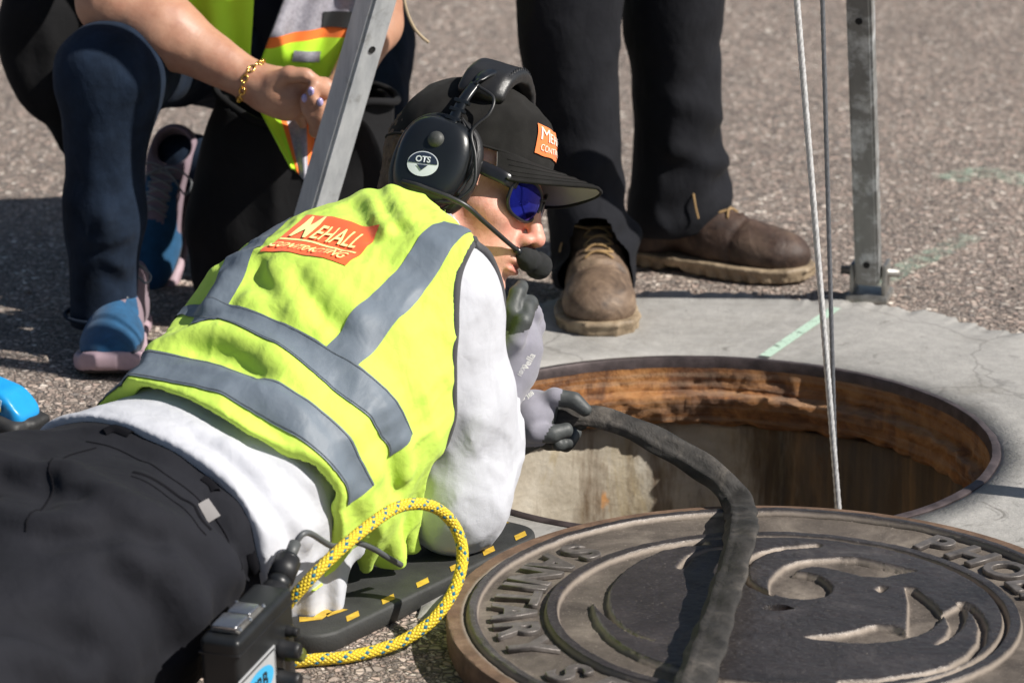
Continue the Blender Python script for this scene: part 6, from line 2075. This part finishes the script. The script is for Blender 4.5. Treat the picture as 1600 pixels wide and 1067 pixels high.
M_NAIL = simple('lilac_nail_polish', (0.42, 0.36, 0.62), 0.2, coat=0.5)
for p in (at(524, 136, 0.418), at(486, 143, 0.392), at(476, 154, 0.394), at(500, 160, 0.392)):
    bm = bmesh.new(); bmesh.ops.create_uvsphere(bm, u_segments=12, v_segments=8, radius=1.0)
    bmesh.ops.scale(bm, vec=(0.0046, 0.0036, 0.0062), verts=bm.verts); bmesh.ops.translate(bm, vec=tuple(p), verts=bm.verts)
    bm_obj('fingernail', bm, M_NAIL, woman, smooth=True)
# gold link bracelet
M_GOLD = simple('gold', (0.83, 0.52, 0.14), 0.22, 1.0, var=0.1)
brace = empty('bracelet', WR_Rw)
tag(brace, "gold link bracelet on the crouching person's wrist", 'bracelet')
axw = unit(WR_Rw - EL_Rw); e1 = unit(np.cross(axw, V3(0, 0, 1))); e2 = np.cross(axw, e1)
bc = WR_Rw - axw * 0.006
for k in range(22):
    a = 2 * math.pi * k / 22
    c = bc + (e1 * math.cos(a) + e2 * math.sin(a)) * 0.0315 + axw * 0.003 * math.sin(a * 3)
    t = -e1 * math.sin(a) + e2 * math.cos(a); rdl = e1 * math.cos(a) + e2 * math.sin(a)
    o2 = axw if k % 2 else rdl
    ring = [c + t * 0.0055 * math.cos(b) + o2 * 0.0040 * math.sin(b) for b in np.linspace(0, 2 * math.pi, 11)]
    tube('link', ring, 0.0014, M_GOLD, brace, 6, sub=2, cap=False)

# sneakers
M_SNBLUE = cloth('blue_mesh_upper', (0.010, 0.075, 0.17), 0.8, 0.25, 500, 0.6, 60)
M_SNPINK = simple('pale_pink_midsole', (0.40, 0.29, 0.33), 0.6, var=0.12, vscale=40)
M_SNGREY = cloth('grey_pink_collar', (0.22, 0.16, 0.19), 0.85, 0.15)
M_SNNAVY = cloth('navy_toe_guard', (0.008, 0.022, 0.045), 0.7, 0.2)
M_SNDARK = simple('dark_outsole', (0.03, 0.025, 0.026), 0.8)
M_SNLACE = cloth('grey_laces', (0.22, 0.23, 0.24), 0.8)
def sneaker(org, f, u, m_lbl):
    f = unit(f); s = unit(np.cross(f, u)); u = np.cross(s, f)
    ax = np.array([f, s, u]); org = np.array(org, float)
    W = lambda x, y, z: org + f * x + s * y + u * z
    SX = np.array([-0.005, 0.03, 0.08, 0.14, 0.19, 0.235, 0.262, 0.275]); SW = np.array([0.020, 0.034, 0.033, 0.038, 0.047, 0.046, 0.034, 0.012])
    def outl(q): return np.maximum(np.abs(q[:, 1]) - np.interp(q[:, 0], SX, SW), np.maximum(-0.005 - q[:, 0], q[:, 0] - 0.275))
    L = lambda P: (P - org) @ ax.T
    def up_(P):
        q = L(P)
        d = ellip(q, (0.205, 0, 0.034), I3, (0.068, 0.044, 0.028))
        d = smin(d, ellip(q, (0.13, 0, 0.045), I3, (0.08, 0.037, 0.044)), 0.03)
        d = smin(d, cone(q, (0.045, 0, 0.04), (0.042, 0, 0.085), 0.036, 0.036), 0.03)
        d = smin(d, cone(q, (0.14, 0, 0.060), (0.075, 0, 0.092), 0.026, 0.034), 0.02)
        d = smax(d, -cone(q, (0.045, 0, 0.085), (0.055, 0, 0.13), 0.027, 0.032), 0.006)
        return smax(smax(d, q[:, 2] - 0.112 + 0.15 * np.abs(q[:, 0] - 0.05), 0.004), 0.016 - q[:, 2], 0.003)
    def mid_(P):
        q = L(P); rise = 0.016 * np.clip((q[:, 0] - 0.225) / 0.05, 0, 1) ** 2
        lip = 0.010 * np.exp(-((q[:, 0] - 0.268) / 0.010) ** 2) + 0.004 * np.sin(q[:, 0] * 60)
        return smax(outl(q) - 0.004, np.abs(q[:, 2] - 0.0145 - rise * 0.7 - lip * 0.4) - (0.0100 + lip * 0.5), 0.006)
    def out_(P):
        q = L(P); rise = 0.016 * np.clip((q[:, 0] - 0.225) / 0.05, 0, 1) ** 2
        return smax(outl(q) - 0.001 + 0.004 * (np.mod(q[:, 0] * 55, 1) < 0.4), np.abs(q[:, 2] - 0.0035 - rise * 0.8) - 0.0035, 0.001)
    cs = [W(x, y, z) for x in (-0.02, 0.29) for y in (-0.07, 0.07) for z in (-0.015, 0.13)]
    lo_, hi_ = np.min(cs, 0), np.max(cs, 0)
    b = sdf_obj('sneaker', up_, lo_, hi_, 0.0038, M_SNBLUE, woman)
    def coll(c):
        q = L(c)
        idx = np.zeros(len(c), dtype=np.int32)
        side = np.abs(q[:, 1]) > 0.026 + 0.016 * np.clip((q[:, 0] - 0.12) / 0.08, 0, 1)
        idx[(q[:, 0] < 0.165) & side] = 1
        idx[q[:, 0] < 0.10] = 1
        idx[(q[:, 0] > 0.10) & (q[:, 0] < 0.165) & (np.abs(q[:, 1]) < 0.016)] = 1
        idx[(q[:, 2] < 0.034 + 0.006 * np.sin(q[:, 1] * 90)) & (q[:, 0] > 0.15)] = 2
        return idx
    assign(b, coll, [M_SNGREY, M_SNNAVY])
    sdf_obj('midsole', mid_, lo_, hi_, 0.0036, M_SNPINK, b)
    sdf_obj('outsole', out_, lo_, hi_, 0.0030, M_SNDARK, b, sm=0)
    bv = surf_bvh(b)
    def top(x, y, off):
        h = bv.ray_cast(Vector(W(x, y, 0.25)), Vector(-u)); return np.array(h[0]) + u * off if h[0] is not None else W(x, y, 0.07)
    for i in range(5):
        x = 0.155 - i * 0.014
        for sg in (-1, 1): tube('lace', [top(x, -0.019 * sg, 0.001), top(x - 0.005, 0, 0.004 + 0.001 * sg), top(x - 0.010, 0.019 * sg, 0.001)], 0.0018, M_SNLACE, b, 6, sub=5)
    for sg in (-1, 1):
        e = top(0.088, 0.0, 0.005)
        tube('lace_loop', [e, e + s * sg * 0.022 + u * 0.008, e + s * sg * 0.045 - u * 0.008 + f * 0.01, e + s * sg * 0.040 - u * 0.014 + f * 0.03, e + s * sg * 0.018 + f * 0.012, e], 0.0017, M_SNLACE, b, 6)
    return b
sneaker(V3(-0.815, 0.570, 0.001), V3(0.00, -1, 0), V3(0, 0, 1), '')
sneaker(V3(-0.758, 0.965, 0.185), V3(-0.16, -0.36, -0.52), V3(-0.05, -0.80, 0.55), '')

# black soft bag standing open in front of the crouching worker
def bag_sdf(P):
    B = Loft([(-0.585, 0.62, 0.0), (-0.58, 0.62, 0.12), (-0.565, 0.61, 0.24), (-0.545, 0.60, 0.36)], [0.135, 0.150, 0.140, 0.125], [0.085, 0.095, 0.090, 0.075], (1, 0.1, 0), 3, 2.6) if not hasattr(bag_sdf, 'B') else bag_sdf.B
    bag_sdf.B = B
    o = B(P) - 0.010 * crease(P, 9, 161, along((0.3, 0.1, 1), 2.2)) - 0.004 * vnoise(P, 18, 162) + 0.004
    d = o
    rim = 0.325 + 0.10 * (P[:, 0] + 0.56) * -0.6 + 0.02 * np.sin(P[:, 0] * 24)
    d = smax(d, P[:, 2] - rim, 0.004)
    d = smax(d, -smax(o + 0.014, 0.20 - P[:, 2], 0.01), 0.003)
    return smax(d, 0.002 - P[:, 2], 0.002)
bag = empty('black_bag', (-0.58, 0.62, 0))
tag(bag, 'open black fabric bag standing in front of the crouching person', 'bag')
bg = sdf_obj('bag_body', bag_sdf, (-0.80, 0.42, -0.01), (-0.36, 0.80, 0.42), 0.0052, M_BLACKFAB, bag)
rimp = []
for a in np.linspace(0, 2 * math.pi, 33):
    x, y = -0.551 + 0.130 * math.copysign(abs(math.cos(a)) ** 0.85, math.cos(a)), 0.602 + 0.080 * math.copysign(abs(math.sin(a)) ** 0.85, math.sin(a))
    rimp.append(V3(x, y, 0.325 - 0.06 * (x + 0.56) + 0.02 * math.sin(x * 24) + 0.002))
tube('rim_piping', rimp, 0.0055, M_BLACKFAB, bag, 8, sub=2, cap=False)
tube('carry_strap', [V3(-0.47, 0.53, 0.28), at(530, 190, 0.50), at(562, 205, 0.50), at(585, 262, 0.49), at(588, 320, 0.49), V3(-0.44, 0.50, 0.10), V3(-0.46, 0.52, 0.02)], 0.022, M_BLACKFAB, bag, 12, prof=lambda a, s: (0.22 * math.cos(a), math.sin(a)))

# black pouch hanging behind the raised knee
def pouch(P):
    B = pouch.B
    o = B(P) - 0.010 * crease(P, 10, 171, along((0.1, 0, 1), 2.2)) + 0.003
    return o
pouch.B = Loft([at(95, 182, 0.78), at(72, 140, 0.78), at(58, 70, 0.79), at(75, 5, 0.80), at(110, -60, 0.82)], [0.028, 0.048, 0.062, 0.066, 0.05], [0.03, 0.045, 0.055, 0.055, 0.04], (1, 0.1, 0), 4, 2.5)
pc = at(70, 60, 0.79)
pch = sdf_obj('waist_pouch', pouch, pc - V3(0.16, 0.14, 0.20), pc + V3(0.16, 0.14, 0.24), 0.006, M_BLACKFAB)
tag(pch, "black fabric pouch hanging at the crouching person's hip", 'pouch')
# ================================================================== SMALL EQUIPMENT
# ---- yellow rope with blue flecks
def rope_mat():
    m, nt, b = nodes_of('yellow_braided_rope')
    uv = nt.nodes.new('ShaderNodeUVMap')
    sp = nt.nodes.new('ShaderNodeSeparateXYZ'); nt.links.new(uv.outputs[0], sp.inputs[0])
    n_u = 8.0; n_s = 165.0
    a = mth(nt, 'ADD', mth(nt, 'MULTIPLY', sp.outputs[0], n_u), mth(nt, 'MULTIPLY', sp.outputs[1], n_s))
    c = mth(nt, 'SUBTRACT', mth(nt, 'MULTIPLY', sp.outputs[0], n_u), mth(nt, 'MULTIPLY', sp.outputs[1], n_s))
    fa, fc = mth(nt, 'FLOOR', a), mth(nt, 'FLOOR', c)
    # every fourth strand in one direction carries blue
    t1 = mth(nt, 'LESS_THAN', mth(nt, 'MODULO', mth(nt, 'ADD', fa, 4000.0), 4.0), 0.5)
    t2 = mth(nt, 'LESS_THAN', mth(nt, 'MODULO', mth(nt, 'ADD', fc, 4000.0), 2.0), 0.5)
    blue = mth(nt, 'MULTIPLY', t1, t2)
    pa = mth(nt, 'ABSOLUTE', mth(nt, 'SUBTRACT', mth(nt, 'FRACT', a), 0.5)); pc_ = mth(nt, 'ABSOLUTE', mth(nt, 'SUBTRACT', mth(nt, 'FRACT', c), 0.5))
    edge = mth(nt, 'MAXIMUM', pa, pc_)
    yel = ramp(nt, edge, [(0.30, (0.86, 0.64, 0.035)), (0.5, (0.50, 0.33, 0.02))])
    col = mixc(nt, blue, yel, (0.01, 0.16, 0.26))
    nt.links.new(col, b.inputs['Base Color'])
    b.inputs['Roughness'].default_value = 0.55
    h = mth(nt, 'SUBTRACT', 0.5, edge)
    bump(nt, b, h, 0.9, 0.003)
    return m
rp = [gz(395, 1052, 0.012), gz(440, 1036, 0.0085), gz(490, 1030, 0.0085), gz(540, 1026, 0.0085), gz(590, 1015, 0.010), gz(632, 999, 0.016), gz(672, 972, 0.030), gz(702, 935, 0.050), gz(719, 895, 0.072), gz(722, 855, 0.095), gz(708, 818, 0.120),
      gz(682, 794, 0.142), gz(650, 787, 0.156), gz(615, 795, 0.160), gz(575, 822, 0.156), gz(535, 855, 0.146), gz(498, 890, 0.130), gz(465, 925, 0.108), gz(446, 948, 0.090)]
def rope_prof(a, s):
    k = 1 + 0.05 * math.cos(8 * a + s * 1036) * math.cos(8 * a - s * 1036)
    return k * math.cos(a), k * math.sin(a)
rope = tube('rope', rp, 0.0064, rope_mat(), None, 32, step=0.0015, prof=rope_prof)
tag(rope, 'yellow braided rope with blue flecks looping over the foam mat', 'rope')

# ---- communication unit at the man's hip
M_CASE = simple('black_moulded_case', (0.013, 0.014, 0.015), 0.38, var=0.25, vscale=30, bmp=0.12, bscale=200)
M_LABEL = simple('silver_label', (0.46, 0.47, 0.48), 0.45, 0.2, var=0.06)
M_CYAN = simple('cyan_print', (0.05, 0.36, 0.62), 0.5, var=0.06)
M_BLKPRINT = simple('black_print', (0.012, 0.012, 0.013), 0.5)
zt = 0.125
nr = gz(372, 1004, zt); fr = gz(457, 916, zt + 0.012); nl = gz(322, 990, zt)
ax1 = unit(fr - nr); tmp = unit(nl - nr); ax2 = unit(np.cross(V3(0, 0, 1), ax1)); ax3 = np.cross(ax1, ax2)          # ax2 points to the left, away from the label face
if ax2 @ tmp < 0: ax2 = -ax2
LEN = np.linalg.norm(fr - nr); WID = 0.043; HGT = 0.118
UM = frame_matrix(nr + ax1 * LEN / 2 + ax2 * WID / 2 - ax3 * HGT / 2, ax1, ax2, ax3)
unit_e = empty('intercom_unit', (float(nr[0]), float(nr[1]), 0))
tag(unit_e, "black communication box with latch, knobs and cyan label at the lying man's hip", 'intercom')
case = box_obj('case', (0, 0, 0), (LEN, WID, HGT), M_CASE, unit_e, UM, 0.007, 4)
box_obj('lid_seam', (0, 0, HGT / 2 - 0.016), (LEN + 0.0016, WID + 0.0016, 0.0022), M_BLKPRINT, unit_e, UM, 0.0006)
# metal draw latch on the top
lt = box_obj('latch_plate', (-0.020, 0.000, HGT / 2 + 0.0018), (0.062, 0.030, 0.003), M_STEEL, unit_e, UM, 0.001)
box_obj('latch_lever', (-0.038, 0.000, HGT / 2 + 0.006), (0.030, 0.027, 0.006), M_CHROME, lt, UM, 0.0025, 3)
box_obj('latch_hook', (-0.006, 0.000, HGT / 2 + 0.0052), (0.024, 0.025, 0.0045), M_CHROME, lt, UM, 0.002, 3)
for sx_ in (-0.046, -0.022, 0.010):
    for sy_ in (-0.0145, 0.0145):
        lathe('rivet', [(0, 0.0024), (0.0018, 0.002), (0.0026, 0)], M_CHROME, lt, UM @ Matrix.Translation(Vector((sx_, sy_, HGT / 2 + 0.0033))), 10)
# label on the face toward the hole
yf = -WID / 2
lab = box_obj('label', (-0.030, yf - 0.0006, -0.006), (0.088, 0.0012, 0.050), M_LABEL, unit_e, UM, 0.0004)
def on_face(pts, off, name, m):
    v = [np.array(UM @ Vector((x, yf - off, z))) for x, z in pts]
    return from_arrays(name, v, [tuple(range(len(v)))], m, lab, smooth=False)
on_face([(-0.072, -0.029), (0.012, -0.029), (0.012, 0.017), (-0.072, 0.017)], 0.0015, 'label_field', M_BLKPRINT)
on_face([(-0.070, -0.027), (0.010, -0.027), (0.010, 0.015), (-0.070, 0.015)], 0.0018, 'label_plate', M_LABEL)
on_face([(-0.030 + 0.036 * math.cos(a), -0.006 + 0.0165 * math.sin(a)) for a in np.linspace(0, 2 * math.pi, 33)[:-1]], 0.0021, 'label_oval', M_CYAN)
me = text_mesh('CRB', 0.022, 0, 0, 0.0006)
me.transform(UM @ Matrix(((1, 0, 0, -0.030), (0, 0, -1, yf - 0.0025), (0, 1, 0, -0.006), (0, 0, 0, 1))))
link_mesh('label_lettering', me, M_BLKPRINT, lab)
# control end with knobs
for i, (x, z, r, l) in enumerate(((0.028, 0.008, 0.0085, 0.022), (0.046, -0.006, 0.0075, 0.018), (0.020, -0.022, 0.009, 0.024), (0.048, 0.018, 0.0055, 0.012))):
    kn = lathe('knob', [(0, l), (r * 0.8, l), (r * 0.95, l - 0.0015), (r, l - 0.004), (r, 0.006), (r * 1.15, 0.004), (r * 1.15, -0.001)], M_BLKPRINT if i != 1 else simple('olive_knob', (0.10, 0.11, 0.02), 0.4), unit_e,
               UM @ frame_matrix((x, yf - 0.0002, z), Vector((1, 0, 0)), Vector((0, 0, 1)), Vector((0, -1, 0))), 18, jitter=lambda v: v * np.c_[1 + 0.03 * np.sign(np.sin(np.arctan2(v[:, 1], v[:, 0]) * 9)), 1 + 0.03 * np.sign(np.sin(np.arctan2(v[:, 1], v[:, 0]) * 9)), np.ones(len(v))])
# cable connector at the far end
ce = nr + ax1 * (LEN - 0.002) + ax2 * WID * 0.55 - ax3 * 0.018
cd = unit(ax1 * 0.85 + ax3 * 0.45)
def con(name, a, b, r, m=M_BLKPRINT): return tube(name, [ce + cd * a, ce + cd * b], r, m, unit_e, 18)
con('connector_base', -0.004, 0.016, 0.0145); con('connector_ring', 0.014, 0.030, 0.0125, M_CASE); con('connector_grip', 0.028, 0.052, 0.0140); con('connector_cap', 0.051, 0.056, 0.0120, M_CASE)
con('strain_relief', 0.055, 0.075, 0.0065, simple('grey_boot', (0.07, 0.075, 0.075), 0.5))
tail = ce + cd * 0.074
tube('cable', [tail - cd * 0.01, tail, tail + cd * 0.015 + V3(0.008, 0, 0), gz(520, 853, 0.128), gz(550, 846, 0.124), gz(580, 855, 0.100), gz(605, 870, 0.078), gz(626, 882, 0.055)], 0.0034, simple('grey_cable', (0.085, 0.09, 0.095), 0.45), unit_e, 10)

# ---- blue gas monitor at the edge of the frame
M_BLUE = simple('cyan_blue_plastic', (0.015, 0.29, 0.66), 0.32, var=0.1, vscale=20)
mon = empty('gas_monitor', (-0.945, 0.09, 0))
tag(mon, 'bright blue handheld gas monitor with yellow button lying at the left edge', 'gas monitor')
mc = gz(-4, 642, 0.044)
mf = unit(V3(-0.55, 0.25, 0.15)); mu = unit(V3(-0.30, 0.15, 0.95)); ms = unit(np.cross(mf, mu)); mu = np.cross(ms, mf)
MAX = np.array([mf, ms, mu])
NEARV = -ms if (-ms)[1] < 0 else ms
def mon_body(P):
    d = rbox(P, mc + mu * 0.006, MAX, (0.050, 0.028, 0.032), 0.011)
    q = (P - mc) @ MAX.T
    d = smax(d, -q[:, 0] * 0.55 + q[:, 2] * 0.8 - 0.040, 0.006)
    d = smax(d, -(rbox(P, mc + mu * 0.030 + mf * 0.02 + ms * 0.034, MAX, (0.018, 0.006, 0.010), 0.002)), 0.002)
    return d
sdf_obj('housing', mon_body, mc - 0.10, mc + 0.10, 0.0034, M_BLUE, mon)
def mon_base(P):
    d = rbox(P, mc - mu * 0.018 - mf * 0.012 + NEARV * 0.014, MAX, (0.044, 0.028, 0.028), 0.010)
    d = smin(d, rbox(P, mc - mu * 0.006 - mf * 0.048 + ms * 0.01, MAX, (0.014, 0.024, 0.016), 0.006), 0.004)
    return smax(d - 0.001 * vnoise(P, 120, 181), 0.001 - P[:, 2], 0.002)
sdf_obj('rubber_base', mon_base, mc - 0.11, mc + 0.11, 0.0036, M_RUBBER, mon)
near = -ms if (-ms)[1] < 0 else ms
lathe('button', [(0, 0.006), (0.004, 0.0055), (0.0062, 0.003), (0.0065, 0)], simple('yellow_button', (0.80, 0.52, 0.02), 0.4), mon, frame_matrix(mc + near * 0.0330 + mf * -0.016 + mu * 0.018, mf, np.cross(near, mf), near), 18)
lathe('sensor_grille', [(0, 0.004), (0.008, 0.004), (0.011, 0.002), (0.013, 0)], M_STEEL, mon, frame_matrix(mc + near * 0.0450 + mf * -0.020 - mu * 0.016, mf, np.cross(near, mf), near), 20)
box_obj('label_strip', (0, 0, 0), (0.055, 0.001, 0.012), simple('pale_blue_label', (0.45, 0.66, 0.80), 0.5), mon, frame_matrix(mc + near * 0.0325 + mf * 0.006 + mu * 0.026, mf, ms, mu), 0.0003)
